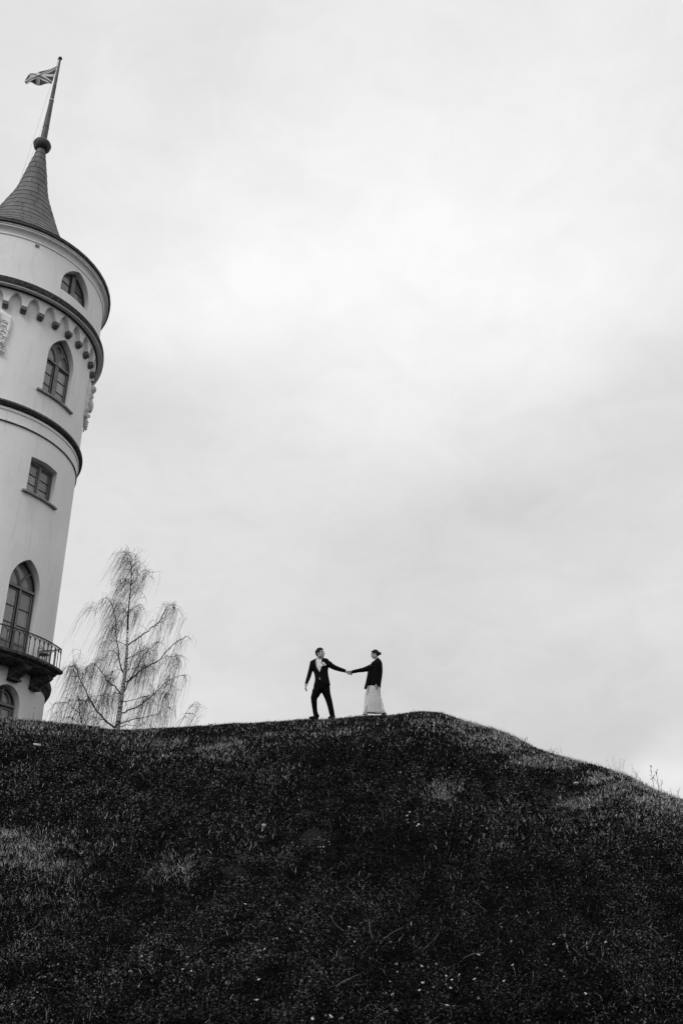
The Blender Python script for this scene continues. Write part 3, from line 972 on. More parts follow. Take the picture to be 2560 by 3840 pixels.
def birch(name, label, limbs, trunk, Y0, group, scale_w=1.0, clumps=220, seed=1, per=(5, 12), wind0=.12):
    rr = random.Random(seed)

    def P(x, y, dy=0): return on_plane(180 + x / 2.7034, 2030 + y / 2.7034, Y0 + dy)
    mpp = 1 / 2.7034 / (FPX * .97 / (Y0 / .93))     # metres per traced pixel
    tr = [P(x, y) for x, y, w in trunk]; tw = [max(w * mpp / 2, .006) for x, y, w in trunk]
    base = Vector((tr[0].x - .25, tr[0].y, float(hz(tr[0].x - .25, tr[0].y)) - .15))
    root = empty(name, base + Vector((0, 0, .15)), label, 'tree', group=group)
    o = root.location
    ci = 5 if len(tr) > 8 else len(tr)
    lo, low_, top, topw = tr[:ci + 1], tw[:ci + 1], tr[ci:], tw[ci:]
    if top: low_ = low_[:-1] + [low_[-1] * .985]
    mb = MB(); mb.tube([base] + [base.lerp(tr[0], .5)] + lo, [tw[0] * 1.35, tw[0] * 1.15] + low_, 12)
    mb.build('trunk', M_birch, root, True, origin=o)
    if len(top) > 1:
        MB().tube(top, topw, 9).build('leader', M_limb, root, True, origin=o)
    segs = []
    tops = [(tr[i], tr[i + 1], .6) for i in range(len(tr) * 6 // 10, len(tr) - 1)]
    br = MB()
    for L_ in limbs:
        w = L_[0]; pts2 = L_[1]
        dmax = rr.uniform(-1.8, 1.8)
        n = len(pts2); pts = []
        for i, (x, y) in enumerate(pts2): pts.append(P(x, y, dmax * i / (n - 1)))
        # subdivide with wiggle
        fine = [pts[0]]
        for i in range(n - 1):
            for k in (1, 2, 3):
                q = pts[i].lerp(pts[i + 1], k / 3)
                if k < 3: q += Vector((rr.uniform(-1, 1), rr.uniform(-1, 1), rr.uniform(-1, 1))) * .035
                fine.append(q)
        m = len(fine)
        rad_ = [max(w * mpp / 2 * (1 - .85 * i / (m - 1)), .005) * scale_w for i in range(m)]
        MB().tube(fine, rad_, 7).build('limb', M_limb, root, True, origin=o)
        for i in range(m - 1):
            segs.append((fine[i], fine[i + 1], .25 + .75 * i / m))
    segs += tops
    wts = [s[2] * (s[1] - s[0]).length for s in segs]
    # secondary branches
    sec = MB(); anchors = []
    for k in range(int(clumps * .8)):
        a, b_, _ = rr.choices(segs, wts)[0]
        p = a.lerp(b_, rr.random())
        ln = rr.uniform(.2, .75); d = (b_ - a).normalized() * .5 + Vector((rr.gauss(0, .6), rr.gauss(0, .6), rr.uniform(-.2, .8)))
        d.normalize(); pts = [p]
        for i in range(6):
            d = (d + Vector((rr.gauss(-.03, .16), rr.gauss(0, .16), -.24 + rr.gauss(0, .14)))).normalized()
            p = p + d * ln / 6; pts.append(p); anchors.append(p)
        sec.tube(pts, [.009, .008, .007, .0055, .0045, .0035, .0025], 4)
    sec.build('branches', M_limb, root, False, origin=o)['kind'] = 'stuff'
    # drooping twigs
    tws = MB(); top = max(q.z for q in tr); bot = tr[0].z
    for k in range(clumps):
        if rr.random() < .45: a0 = rr.choice(anchors)
        else:
            a, b_, _ = rr.choices(segs, wts)[0]; a0 = a.lerp(b_, rr.random())
        if a0.x > tr[0].x + 1.2 and rr.random() < .45: continue
        h = (a0.z - bot) / (top - bot)
        wind = wind0 + .36 * max(0, h) ** 1.3 + rr.gauss(0, .04)
        L0 = rr.uniform(.7, 2.7) * (1 - .35 * max(h, 0)); dirc = Vector((rr.gauss(0, .8), rr.gauss(0, .8), rr.uniform(0, .9)))
        for j in range(int(rr.choice((.4, .6, .9, 2.4)) * rr.randint(*per))):
            p = a0 + Vector((rr.gauss(0, .16), rr.gauss(0, .2), rr.gauss(0, .10)))
            ln = L0 * rr.uniform(.5, 1.15); d = (dirc + Vector((rr.gauss(0, .5), rr.gauss(0, .5), rr.gauss(0, .3)))).normalized()
            pts = [p]; n = 8; wj = wind + rr.gauss(0, .05)
            for i in range(n):
                g = Vector((-wj + rr.gauss(0, .10), rr.gauss(0, .09), -1)).normalized()
                d = (d * .45 + g * .55).normalized(); p = p + d * ln / n; pts.append(p)
            tws.tube(pts, [rr.choice((.8, .9, 1.5)) * q_ for q_ in (.0042, .0038, .0034, .003, .0027, .0024, .0021, .0018, .0014)], 3, cap=False)
    tws.build('twigs', M_twig, root, False, origin=o)['kind'] = 'stuff'
    return root


TRUNK = [(700, 1915, 54), (735, 1650, 40), (768, 1440, 36), (790, 1250, 30), (800, 1080, 26), (806, 900, 21), (815, 700, 14), (835, 500, 10), (845, 350, 8), (845, 250, 6), (828, 150, 4), (812, 80, 3), (806, 40, 1)]
LIMBS = [
    (14, [(760, 1330), (715, 1150), (690, 950), (680, 760), (640, 620), (590, 560), (540, 620)]),
    (16, [(790, 1430), (900, 1350), (1000, 1275), (1140, 1195), (1230, 1090), (1330, 1000), (1420, 960), (1450, 1010)]),
    (14, [(808, 1055), (920, 975), (980, 930), (1080, 860), (1150, 780), (1200, 680), (1250, 642), (1285, 690)]),
    (14, [(745, 1560), (680, 1470), (590, 1410), (520, 1290), (450, 1235), (380, 1300)]),
    (19, [(690, 1905), (600, 1840), (500, 1730), (400, 1560), (325, 1400), (280, 1250), (230, 1275)]),
    (14, [(740, 1745), (850, 1700), (960, 1650), (1060, 1560), (1180, 1440), (1300, 1380), (1390, 1357), (1402, 1430)]),
    (10, [(725, 1860), (850, 1810), (1000, 1780), (1100, 1760), (1200, 1690), (1300, 1672)]),
    (12, [(765, 1540), (830, 1400), (890, 1290), (950, 1190), (1020, 1100), (1100, 1040), (1150, 960)]),
    (8, [(798, 1200), (870, 1160), (960, 1110), (1050, 1050), (1140, 1000)]),
    (7, [(822, 720), (880, 670), (940, 640), (975, 700)]),
    (7, [(838, 440), (900, 370), (950, 310), (1000, 290), (1040, 360)]),
    (6, [(832, 440), (780, 390), (740, 372), (690, 440)]),
    (4, [(845, 250), (810, 200), (780, 110), (745, 105)]),
    (4, [(848, 270), (880, 200), (890, 150)]),
    (6, [(806, 760), (770, 680), (750, 642), (690, 720)]),
    (7, [(798, 1060), (720, 1020), (620, 1000), (560, 1050)]),
    (6, [(762, 1330), (720, 1295), (650, 1330), (600, 1400)]),
    (6, [(712, 1170), (660, 1110), (620, 1108), (560, 1190)]),
    (8, [(745, 1560), (680, 1535), (620, 1575), (540, 1560)]),
    (8, [(750, 1625), (900, 1600), (1050, 1550), (1200, 1540), (1255, 1570)]),
    (8, [(600, 1820), (520, 1800), (440, 1770), (370, 1700)]),
    (9, [(480, 1700), (440, 1620), (340, 1612), (220, 1622), (130, 1640), (40, 1655)]),
    (5, [(824, 560), (870, 530), (950, 500), (985, 570)]),
    (6, [(780, 1310), (900, 1285), (1000, 1262), (1080, 1300)]),
    (6, [(1140, 1195), (1200, 1160), (1290, 1165), (1320, 1230)]),
    (6, [(1180, 1440), (1260, 1468), (1330, 1515)]),
    (5, [(835, 480), (790, 500), (720, 560), (660, 640)]),
    (5, [(790, 860), (740, 800), (690, 820), (640, 900)]),
    (8, [(730, 1880), (800, 1860), (900, 1880), (1000, 1850)]),
]
birch('birch_tree', 'large bare weeping birch with white banded trunk beside the tower', LIMBS, TRUNK, 35.0, 'bare birches behind the ridge', clumps=410, seed=4)
# slender neighbours rising behind the ridge
birch('birch_tree', 'thin bare young birch at the foot of the tower, left of the large birch',
      [(8, [(345, 1850), (320, 1745), (262, 1690), (190, 1645), (110, 1650)]), (6, [(322, 1745), (330, 1660), (300, 1560)]), (6, [(300, 1840), (230, 1780), (150, 1800)])],
      [(372, 2050, 14), (345, 1850, 9), (322, 1750, 7), (318, 1650, 5), (290, 1500, 3), (262, 1320, 2), (250, 1080, 1)], 38.0, 'bare birches behind the ridge', clumps=34, seed=9, per=(3, 7))
birch('birch_tree', 'low bare birch top showing over the ridge right of the large birch',
      [(5, [(1335, 1860), (1400, 1740), (1470, 1650), (1510, 1628), (1560, 1700)]), (4, [(1400, 1740), (1470, 1745), (1520, 1790)])],
      [(1240, 2060, 12), (1290, 1940, 9), (1335, 1860, 6), (1420, 1710, 4), (1485, 1640, 2)], 36.0, 'bare birches behind the ridge', clumps=12, seed=10, per=(2, 5))

exec_people = True
# ------------------------------------------------------------------ people
M_skin = material('skin', .32, .6, .3, (30, .27, .36, 3, (1, 1, 1)))
M_skin2 = material('skin_woman', .36, .6, .3, (30, .31, .40, 3, (1, 1, 1)))
M_suit = material('black_suit', .006, .9, .05, (60, .004, .008, 3, (1, 1, 1)), (60, .3, .004))
M_trouser = material('black_trousers', .004, .9, .04, (60, .003, .006, 3, (1, 1, 1)))
M_shirt = material('white_shirt', .72, .8, .2, (12, .62, .78, 4, (1, 1, 1)), (14, .5, .012))
M_hair = material('dark_hair', .008, .7, .1, (70, .006, .02, 3, (1, 1, 1)), (60, .6, .008))
M_dark = material('eye_dark', .02, .4)
M_shoe = material('black_shoe', .006, .6, .1)
M_petal = material('petal', .7, .7)
M_leafd = material('dark_leaf', .03, .7)


def skirt_material():
    m = material('crinkled_skirt', .55, .85, .15)
    nt = m.node_tree; N = nt.nodes.new; L = nt.links.new; b = nt.nodes['Principled BSDF']
    t = N('ShaderNodeTexCoord'); mp = N('ShaderNodeMapping'); mp.inputs['Scale'].default_value = (5, 5, 26); L(t.outputs['Object'], mp.inputs[0])
    n = N('ShaderNodeTexNoise'); n.inputs['Scale'].default_value = 2.2; n.inputs['Detail'].default_value = 4; n.inputs['Distortion'].default_value = .8; L(mp.outputs[0], n.inputs['Vector'])
    r = N('ShaderNodeValToRGB'); r.color_ramp.elements[0].position = .35; r.color_ramp.elements[0].color = (.56, .56, .56, 1)
    r.color_ramp.elements[1].position = .65; r.color_ramp.elements[1].color = (.72, .72, .72, 1)
    L(n.outputs[0], r.inputs[0]); L(r.outputs[0], b.inputs['Base Color'])
    bp = N('ShaderNodeBump'); bp.inputs['Strength'].default_value = .6; bp.inputs['Distance'].default_value = .012
    L(n.outputs[0], bp.inputs['Height']); L(bp.outputs[0], b.inputs['Normal'])
    return m


M_skirt = skirt_material()
PY = 20.25


def PM(x, y, dy=0.0): return on_plane(1120 + x / 7.589, 2410 + y / 7.587, PY + dy)
def PWm(x, y, dy=0.0): return on_plane(1290 + x / 7.589, 2410 + y / 7.587, PY + dy)


MPX = 1 / 1130.0   # metres per traced pixel of the figures


def sections(mb, rows, P, n=24, power=2.4, dy=0.0):
    """stack of rounded cross sections. rows: (yl, xl, yr, xr, depth[, dy])"""
    vs = []
    for row in rows:
        yl, xl, yr, xr, dep = row[:5]; off = row[5] if len(row) > 5 else 0
        a = P(xl, yl, dy + off); c = P(xr, yr, dy + off); mid = (a + c) / 2; hx = (c - a) / 2
        for k in range(n):
            t = 2 * PI * k / n; ct, st = math.cos(t), math.sin(t)
            f = (abs(ct) ** power + abs(st) ** power) ** (-1 / power)
            vs.append(mid + hx * (ct * f) + Vector((0, st * f * dep / 2, 0)))
    fs = []
    for i in range(len(rows) - 1):
        for k in range(n):
            fs.append((i * n + k, i * n + (k + 1) % n, (i + 1) * n + (k + 1) % n, (i + 1) * n + k))
    fs.append(tuple(range(n))); fs.append(tuple((len(rows) - 1) * n + k for k in range(n))[::-1])
    return mb.add(vs, fs)


def limb(mb, P, pts, n=14):
    """pts: (x, y, dy, width px)"""
    mb.tube([P(x, y, dy) for x, y, dy, w in pts], [w * MPX / 2 for x, y, dy, w in pts], n)


def hand(mb, wrist, direction, palm_n, size=.19, curl=.5, side=1, spread=.12):
    """palm and five fingers; direction = along the hand, palm_n = normal towards which fingers curl"""
    d = direction.normalized(); nrm = (palm_n - d * palm_n.dot(d)).normalized(); s = d.cross(nrm) * side
    pl = size * .52
    mb.tube([wrist - d * .02, wrist + d * pl * .25, wrist + d * pl * .7, wrist + d * pl], [.026, .036, .042, .036], 12, flat=(tuple(nrm), .5))
    fl = [.43, .48, .45, .35]
    for i in range(4):
        b_ = wrist + d * (pl * .9) + s * ((i - 1.5) * .021)
        dd = (d + s * ((i - 1.5) * spread)).normalized(); L_ = size * fl[i]; p = b_; pts = [b_ - d * .03, b_]
        for k in range(3):
            a = curl * (k + 1) * .62
            q = (dd * math.cos(a) + nrm * math.sin(a)); p = p + q * L_ * (.42, .32, .26)[k]; pts.append(p)
        mb.tube(pts, [.0095, .0105, .0095, .0088, .0070], 8)
    b_ = wrist + d * pl * .22 - s * .026
    t1 = b_ + (d * .6 - s * .75 + nrm * .35).normalized() * size * .20
    t2 = t1 + (d * .9 - s * .25 + nrm * .5).normalized() * size * .17
    t3 = t2 + (d * .95 + nrm * .6).normalized() * size * .12
    mb.tube([b_ - d * .01, b_, t1, t2, t3], [.014, .0145, .0125, .0110, .0085], 8)


def head(mb, c, R, h):
    """head centred at c. R = rotation (local: face looks along -Y, up Z), h = head height"""
    def T(x, y, z): return c + R @ Vector((x * h, y * h, z * h))
    def S(p, r, n=16): mb.ball(T(*p), tuple(q * h for q in r), n, n * 3 // 4, R)
    S((0, .06, .13), (.335, .40, .37), 22)        # skull
    S((0, -.08, -.12), (.265, .29, .33), 18)      # face
    S((0, -.14, -.33), (.17, .19, .155))          # jaw and chin
    S((0, -.30, -.40), (.085, .075, .075), 10)    # chin point
    for sx in (-1, 1):
        S((sx * .15, -.22, -.12), (.105, .10, .09), 10)   # cheek
        S((sx * .12, -.315, .105), (.11, .055, .04), 10)  # brow
        S((sx * .325, .03, -.06), (.03, .075, .115), 10)  # ear
        S((sx * .20, .0, -.28), (.10, .16, .12), 10)      # jaw angle
    mb.tube([T(0, -.345, .09), T(0, -.40, -.02), T(0, -.465, -.125), T(0, -.37, -.17)], [.035 * h, .042 * h, .058 * h, .04 * h], 8)   # nose
    S((0, -.365, -.235), (.095, .045, .027), 10)   # upper lip
    S((0, -.355, -.285), (.08, .045, .028), 10)    # lower lip


def face_marks(c, R, h, parent, org, skin_dark=M_dark):
    def T(x, y, z): return c + R @ Vector((x * h, y * h, z * h))
    for sx in (-1, 1):
        MB().ball(T(sx * .135, -.325, .035), (.058 * h, .03 * h, .024 * h), 10, 8, R).build('eye', M_dark, parent, True, origin=org)
        MB().tube([T(sx * .05, -.375, .10), T(sx * .13, -.375, .13), T(sx * .21, -.325, .105)], [.016 * h, .018 * h, .010 * h], 6).build('eyebrow', M_hair, parent, origin=org)
    MB().tube([T(-.08, -.385, -.262), T(0, -.408, -.258), T(.08, -.385, -.262)], [.008 * h, .012 * h, .008 * h], 6).build('lip_line', material('lip', .08, .6), parent, origin=org)


def rotz(a): return Matrix.Rotation(a, 3, 'Z')
def rotx(a): return Matrix.Rotation(a, 3, 'X')
def roty(a): return Matrix.Rotation(a, 3, 'Y')


# ---- the man
mo = PM(690, 2150); mo.z = float(hz(mo.x, mo.y))
man = empty('person', mo, 'man in open black suit and white shirt reaching his arm out to the woman', 'person')
HC = PM(611, 318, 0.0); HH = .262
HR = rotz(rad(62)) @ rotx(rad(-6))
body = MB()
head(body, HC, HR, HH)
limb(body, PM, [(585, 340, .02, 120), (572, 430, .02, 120), (570, 520, .03, 150)])
sections(body, [(500, 480, 500, 660, .12), (560, 370, 530, 800, .17), (700, 410, 700, 820, .19), (900, 460, 900, 820, .17), (1100, 475, 1100, 850, .17), (1300, 450, 1250, 870, .19), (1400, 470, 1380, 860, .16)], PM)
limb(body, PM, [(400, 590, 0, 110), (330, 800, .03, 90), (297, 920, .03, 85), (250, 1060, 0, 72), (208, 1200, -.04, 48), (203, 1225, -.04, 46)])
limb(body, PM, [(800, 560, 0, 120), (930, 650, 0, 100), (1030, 712, .0, 90), (1180, 772, -.0, 76), (1340, 816, -.0, 52), (1375, 828, 0, 48)])
limb(body, PM, [(540, 1340, 0, 180), (450, 1560, -.04, 140), (440, 1700, -.03, 110), (465, 1900, .02, 90), (490, 2080, .04, 66), (505, 2120, .04, 66)])
limb(body, PM, [(760, 1340, 0, 180), (840, 1600, .0, 140), (870, 1720, .0, 110), (920, 1900, .0, 90), (950, 2080, .02, 66), (955, 2120, .02, 66)])
w_ = PM(203, 1225, -.04)
hand(body, w_, PM(190, 1340, -.04) - w_, Vector((.9, .2, 0)), .165, .62, 1)
w_ = PM(1368, 826, 0)
hand(body, w_, PM(1440, 850, 0) - w_, Vector((.1, .9, -.5)), .19, .85, -1)
blob(body, 'body', M_skin, man, mo, .0075, 2)
face_marks(HC, HR, HH, man, mo)


def hair_cap(c, R, h, name, parent, org, short=True, seed=1):
    rr = random.Random(seed); m = MB()

    def T(x, y, z): return c + R @ Vector((x * h, y * h, z * h))
    m.ball(T(0, .095, .20), (.365 * h, .41 * h, .36 * h), 20, 14, R)
    if short:
        for k in range(60):
            a = rr.uniform(0, 2 * PI); q = rr.uniform(.0, 1) ** .5
            x = .30 * q * math.cos(a); y = .02 + .36 * q * math.sin(a)
            z = .20 + .36 * math.sqrt(max(0, 1 - (q * .93) ** 2)) + rr.uniform(-.01, .035)
            m.ball(T(x, y, z), rr.uniform(.04, .065) * h, 8, 6)
        m.ball(T(0, -.20, .40), (.24 * h, .14 * h, .09 * h), 12, 8, R)
        m.ball(T(0, .30, .0), (.26 * h, .16 * h, .22 * h), 12, 8, R)
        for sx in (-1, 1): m.ball(T(sx * .29, .0, .10), (.065 * h, .12 * h, .14 * h), 10, 8, R)
    else:
        m.ball(T(0, .26, -.02), (.27 * h, .22 * h, .28 * h), 14, 10, R)
        for sx in (-1, 1):
            m.ball(T(sx * .25, -.02, .20), (.12 * h, .22 * h, .20 * h), 12, 8, R)
            m.tube([T(sx * .02, -.27, .44), T(sx * .18, -.20, .32), T(sx * .31, .0, .1), T(sx * .25, .25, -.1)], [.05 * h, .08 * h, .09 * h, .08 * h], 8)
        m.ball(T(0, .56, .0), (.19 * h, .17 * h, .19 * h), 12, 10, R)
        m.ball(T(.0, .50, .12), (.13 * h, .12 * h, .10 * h), 10, 8, R)
        m.tube([T(.0, .62 + .10 * math.cos(a), -.0 + .13 * math.sin(a)) for a in [i * .6 for i in range(11)]], .045 * h, 6)
    # carve the face free: keep hair only behind the hairline by shifting low front points back
    o = blob(m, name, M_hair, parent, org, .007, 1)
    return o


hair_cap(HC, HR, HH, 'hair', man, mo, True, 2)
# shirt
sh = MB()
sections(sh, [(520, 500, 515, 650, .13, .0), (560, 450, 540, 740, .19, -.005), (700, 470, 700, 760, .215, -.008), (880, 480, 880, 760, .20, -.008), (1090, 500, 1090, 800, .185, -.008)], PM)
blob(sh, 'shirt', M_shirt, man, mo, .010, 2)
cl = MB()
for x0, y0, x1, y1, x2, y2, dd in ((490, 440, 578, 500, 540, 548, -.075), (655, 455, 590, 500, 622, 530, -.075)):
    a, b_, c2 = PM(x0, y0, dd + .02), PM(x1, y1, dd - .02), PM(x2, y2, dd - .03)
    cl.add([a, b_, c2, a + Vector((0, .02, .01)), b_ + Vector((0, .02, .01)), c2 + Vector((0, .02, 0))], [(0, 1, 2), (3, 5, 4), (0, 3, 4, 1), (1, 4, 5, 2), (2, 5, 3, 0)])
cl.build('collar', M_shirt, man, origin=mo)
for pts in ([(208, 1192, -.04), (204, 1222, -.04)], [(1338, 816, 0), (1366, 822, 0)]):
    w = 84 if pts[0][0] < 500 else 96
    MB().tube([PM(*pts[0]), PM(*pts[1])], [w * MPX / 2, w * MPX / 2 * .95], 16).build('cuff', M_shirt, man, True, 40, origin=mo)
# jacket: union, then a V cut out of the front
jk = MB()
sections(jk, [(440, 490, 445, 665, .15, .02), (475, 455, 458, 715, .185, .015), (510, 395, 466, 800, .215, .01), (545, 322, 480, 846, .225, .005), (620, 314, 580, 858, .24), (720, 360, 700, 846, .255), (810, 405, 800, 830, .255), (900, 440, 900, 838, .245), (1000, 458, 1000, 855, .24), (1100, 455, 1080, 873, .25), (1200, 428, 1160, 888, .265), (1290, 416, 1205, 898, .27), (1300, 420, 1215, 896, .26)], PM, 32)
limb(jk, PM, [(385, 590, 0, 140), (352, 720, .02, 128), (305, 900, .03, 124), (268, 1020, .01, 112), (230, 1120, -.02, 92), (209, 1190, -.04, 80), (207, 1197, -.04, 78)], 18)
limb(jk, PM, [(790, 560, 0, 150), (862, 612, 0, 172), (940, 672, 0, 150), (1040, 722, 0, 138), (1180, 770, 0, 120), (1335, 814, 0, 92), (1343, 817, 0, 90)], 18)
jkt = blob(jk, 'jacket', M_suit, man, mo, .009, 2)


def knife(P, pts, dy0, dy1):
    """prism through the cloth along the view from the front"""
    a = [P(x, y, dy0) for x, y in pts]; c = [P(x, y, dy1) for x, y in pts]; n = len(pts)
    m = MB().add(a + c, [tuple(range(n)), tuple(range(2 * n - 1, n - 1, -1))] + [(i, i + n, (i + 1) % n + n, (i + 1) % n) for i in range(n)])
    return m.build('cutter', None)


jkt.parent = None; jkt.location = mo
cut(jkt, [knife(PM, [(500, 380), (462, 500), (468, 600), (500, 690), (590, 845), (635, 730), (655, 600), (652, 500), (650, 380)], -.35, -.060),
          knife(PM, [(497, 360), (462, 470), (466, 540), (655, 540), (662, 470), (665, 360)], -.35, .035),
          knife(PM, [(586, 950), (575, 1050), (560, 1110), (500, 1340), (800, 1340), (690, 1160), (620, 1075), (600, 1000)], -.35, -.085)])
jkt.parent = man; jkt.location = (0, 0, 0)
jkt.data.polygons.foreach_set('use_smooth', [True] * len(jkt.data.polygons)); jkt.data.set_sharp_from_angle(angle=rad(45))
# lapels lying on the chest
for pts in ([(492, 440), (455, 500), (430, 590), (452, 600), (440, 640), (580, 850), (592, 843), (500, 690), (468, 600), (464, 500)], [(655, 450), (665, 520), (670, 610), (700, 640), (690, 680), (600, 850), (590, 843), (632, 730), (652, 600), (650, 500)]):
    n = len(pts); a = [PM(x, y, -.128 - .004 * min(1, (y - 430) / 200)) for x, y in pts]; c = [p + Vector((0, .012, 0)) for p in a]
    MB().add(a + c, [tuple(range(n)), tuple(range(2 * n - 1, n - 1, -1))] + [(i, i + n, (i + 1) % n + n, (i + 1) % n) for i in range(n)]).build('lapel', M_suit, man, origin=mo)
MB().ball(PM(598, 905, -.125), .009, 8, 6).build('button', M_dark, man, origin=mo)
# trousers
tz = MB()
sections(tz, [(1120, 470, 1120, 850, .20), (1200, 445, 1200, 872, .225), (1290, 425, 1280, 890, .24), (1345, 405, 1340, 888, .235), (1388, 540, 1388, 740, .19)], PM)
limb(tz, PM, [(545, 1270, 0, 200), (512, 1390, -.01, 262), (478, 1480, -.02, 225), (435, 1570, -.04, 190), (433, 1660, -.04, 168), (450, 1850, 0, 140), (468, 1990, .03, 132), (490, 2060, .04, 142), (512, 2110, .04, 150), (520, 2130, .04, 150)], 18)
limb(tz, PM, [(760, 1270, 0, 220), (768, 1390, 0, 248), (800, 1480, 0, 210), (840, 1600, 0, 185), (870, 1700, 0, 172), (908, 1860, 0, 155), (935, 1990, .01, 150), (950, 2060, .02, 142), (955, 2125, .02, 145)], 18)
blob(tz, 'trousers', M_trouser, man, mo, .010, 2)
for (x0, x1, yy, dy) in ((290, 560, 2150, .03), (838, 1005, 2150, .0)):
    s_h = MB()
    a, c = PM(x0, yy, dy - .03), PM(x1, yy, dy + .02); L_ = (c - a)
    s_h.tube([a, a + L_ * .12, a + L_ * .4, a + L_ * .7, a + L_ * .92, c], [.022, .04, .048, .050, .048, .035], 12)
    s_h.ball(a + L_ * .72 + Vector((0, 0, .035)), (.07, .05, .055), 12, 8)
    blob(s_h, 'shoe', M_shoe, man, mo, .009, 1)
# boutonniere
for (x, y, rx, rz_, rot) in ((690, 590, .018, .032, .1), (715, 590, .016, .032, -.15), (745, 620, .034, .016, .4), (735, 650, .020, .014, 0), (660, 655, .024, .030, .3), (668, 625, .022, .018, 0)):
    MB().ball(PM(x, y, -.16), (rx, .012, rz_), 12, 8, roty(rot)).build('boutonniere_petal', M_petal, man, True, origin=mo)
MB().ball(PM(700, 640, -.155), (.018, .01, .025), 8, 6).build('boutonniere_leaf', M_leafd, man, origin=mo)

# ---- the woman
wb = PWm(850, 2075); wb.z = float(hz(wb.x, wb.y))
woman = empty('person', wb, 'woman with dark bun in oversized black blazer and long pale crinkled skirt', 'person')
WC = PWm(872, 340, 0.0); WH = .225
WR = rotz(rad(-82)) @ rotx(rad(12))
body = MB()
head(body, WC, WR, WH)
limb(body, PWm, [(890, 360, .0, 95), (905, 430, .0, 84), (925, 500, .0, 110)])
sections(body, [(500, 860, 490, 985, .12), (570, 800, 540, 1040, .26), (700, 800, 700, 1050, .27), (900, 810, 900, 1020, .24), (1100, 790, 1100, 1010, .27), (1300, 740, 1300, 1010, .30), (1420, 740, 1420, 1000, .28)], PWm)
limb(body, PWm, [(880, 640, -.13, 95), (700, 740, -.10, 85), (560, 775, -.07, 76), (400, 806, -.03, 66), (235, 838, 0, 46), (205, 832, 0, 44)])
limb(body, PWm, [(960, 620, .12, 95), (1010, 850, .12, 80), (1010, 900, .10, 74), (970, 1080, .0, 60), (940, 1190, -.10, 44), (935, 1205, -.12, 44)])
limb(body, PWm, [(800, 1400, -.05, 150), (720, 1650, -.05, 110), (650, 1850, -.05, 80), (610, 1995, -.04, 56), (605, 2030, -.04, 54)])
limb(body, PWm, [(930, 1400, .05, 150), (990, 1650, .05, 110), (1060, 1850, .05, 80), (1115, 1990, .05, 56), (1120, 2020, .05, 54)])
w_ = PWm(212, 830, 0)
hand(body, w_, PWm(140, 840, 0) - w_, Vector((-.1, -.6, -.8)), .165, .95, 1)
w_ = PWm(940, 1190, -.145)
hand(body, w_, PWm(945, 1265, -.15) - w_, Vector((-.7, .4, 0)), .165, .55, 1)
blob(body, 'body', M_skin2, woman, wb, .0072, 2)
face_marks(WC, WR, WH, woman, wb)
hair_cap(WC, WR, WH, 'hair', woman, wb, False, 3)
MB().ball(WC + WR @ Vector((-.36 * WH, .02 * WH, -.20 * WH)), .0105, 10, 8).build('earring', M_white, woman, True, origin=wb)
bl = MB()
sections(bl, [(440, 940, 442, 975, .10), (490, 895, 485, 1010, .20), (540, 855, 530, 1050, .34), (600, 770, 600, 1082, .42), (680, 735, 680, 1090, .44), (760, 720, 760, 1094, .44), (850, 672, 850, 1093, .42), (1000, 652, 1000, 1076, .41), (1150, 650, 1150, 1052, .41), (1250, 655, 1270, 1040, .42), (1258, 660, 1300, 1037, .41)], PWm, 36)
limb(bl, PWm, [(860, 690, -.10, 220), (760, 715, -.10, 190), (690, 738, -.09, 170), (600, 762, -.08, 142), (520, 782, -.06, 128), (400, 800, -.03, 106), (300, 822, -.01, 102), (225, 838, 0, 92), (216, 840, 0, 88)], 18)
limb(bl, PWm, [(985, 600, .10, 170), (1020, 760, .14, 150), (1015, 900, .10, 140), (985, 1050, -.02, 125), (955, 1150, -.13, 105), (948, 1185, -.15, 98)], 18)
blz = blob(bl, 'blazer', M_suit, woman, wb, .010, 2)
fp = [(675, 800), (650, 950), (615, 1120), (563, 1310), (630, 1337), (660, 1262), (720, 1100), (740, 900)]
for k, dd in enumerate((-.19, .10)):
    n = len(fp); a = [PWm(x, y, dd - (.03 if k == 0 else 0)) for x, y in fp]; c = [p + Vector((.004, .02, 0)) for p in a]
    if k == 0:
        MB().add(a + c, [tuple(range(n)), tuple(range(2 * n - 1, n - 1, -1))] + [(i, i + n, (i + 1) % n + n, (i + 1) % n) for i in range(n)]).build('blazer_front', M_suit, woman, origin=wb)
lp = [(905, 495), (850, 560), (770, 590), (738, 640), (760, 660), (745, 700), (705, 800), (735, 770), (800, 690), (880, 590), (930, 500)]
n = len(lp); a = [PWm(x, y, -.222 if y > 560 else -.16) for x, y in lp]; c = [p + Vector((0, .014, 0)) for p in a]
MB().add(a + c, [tuple(range(n)), tuple(range(2 * n - 1, n - 1, -1))] + [(i, i + n, (i + 1) % n + n, (i + 1) % n) for i in range(n)]).build('lapel', M_suit, woman, origin=wb)
MB().ball(PWm(768, 652, -.24), .007, 8, 6).build('brooch', M_white, woman, origin=wb)
MB().ball(PWm(908, 1206, -.235), (.012, .01, .015), 10, 8).build('ring', M_white, woman, origin=wb)
sk = MB()
sections(sk, [(1180, 690, 1180, 1010, .34), (1260, 665, 1270, 1015, .36), (1310, 638, 1310, 1032, .37), (1450, 600, 1450, 1038, .33), (1550, 590, 1550, 1048, .30), (1650, 580, 1650, 1064, .27), (1750, 570, 1750, 1068, .24), (1850, 560, 1850, 1070, .20), (1950, 545, 1960, 1068, .16), (2000, 540, 2022, 1062, .13), (2004, 545, 2025, 1058, .12)], PWm, 40, 2.2)
blob(sk, 'skirt', M_skirt, woman, wb, .011, 1)
sk = MB()
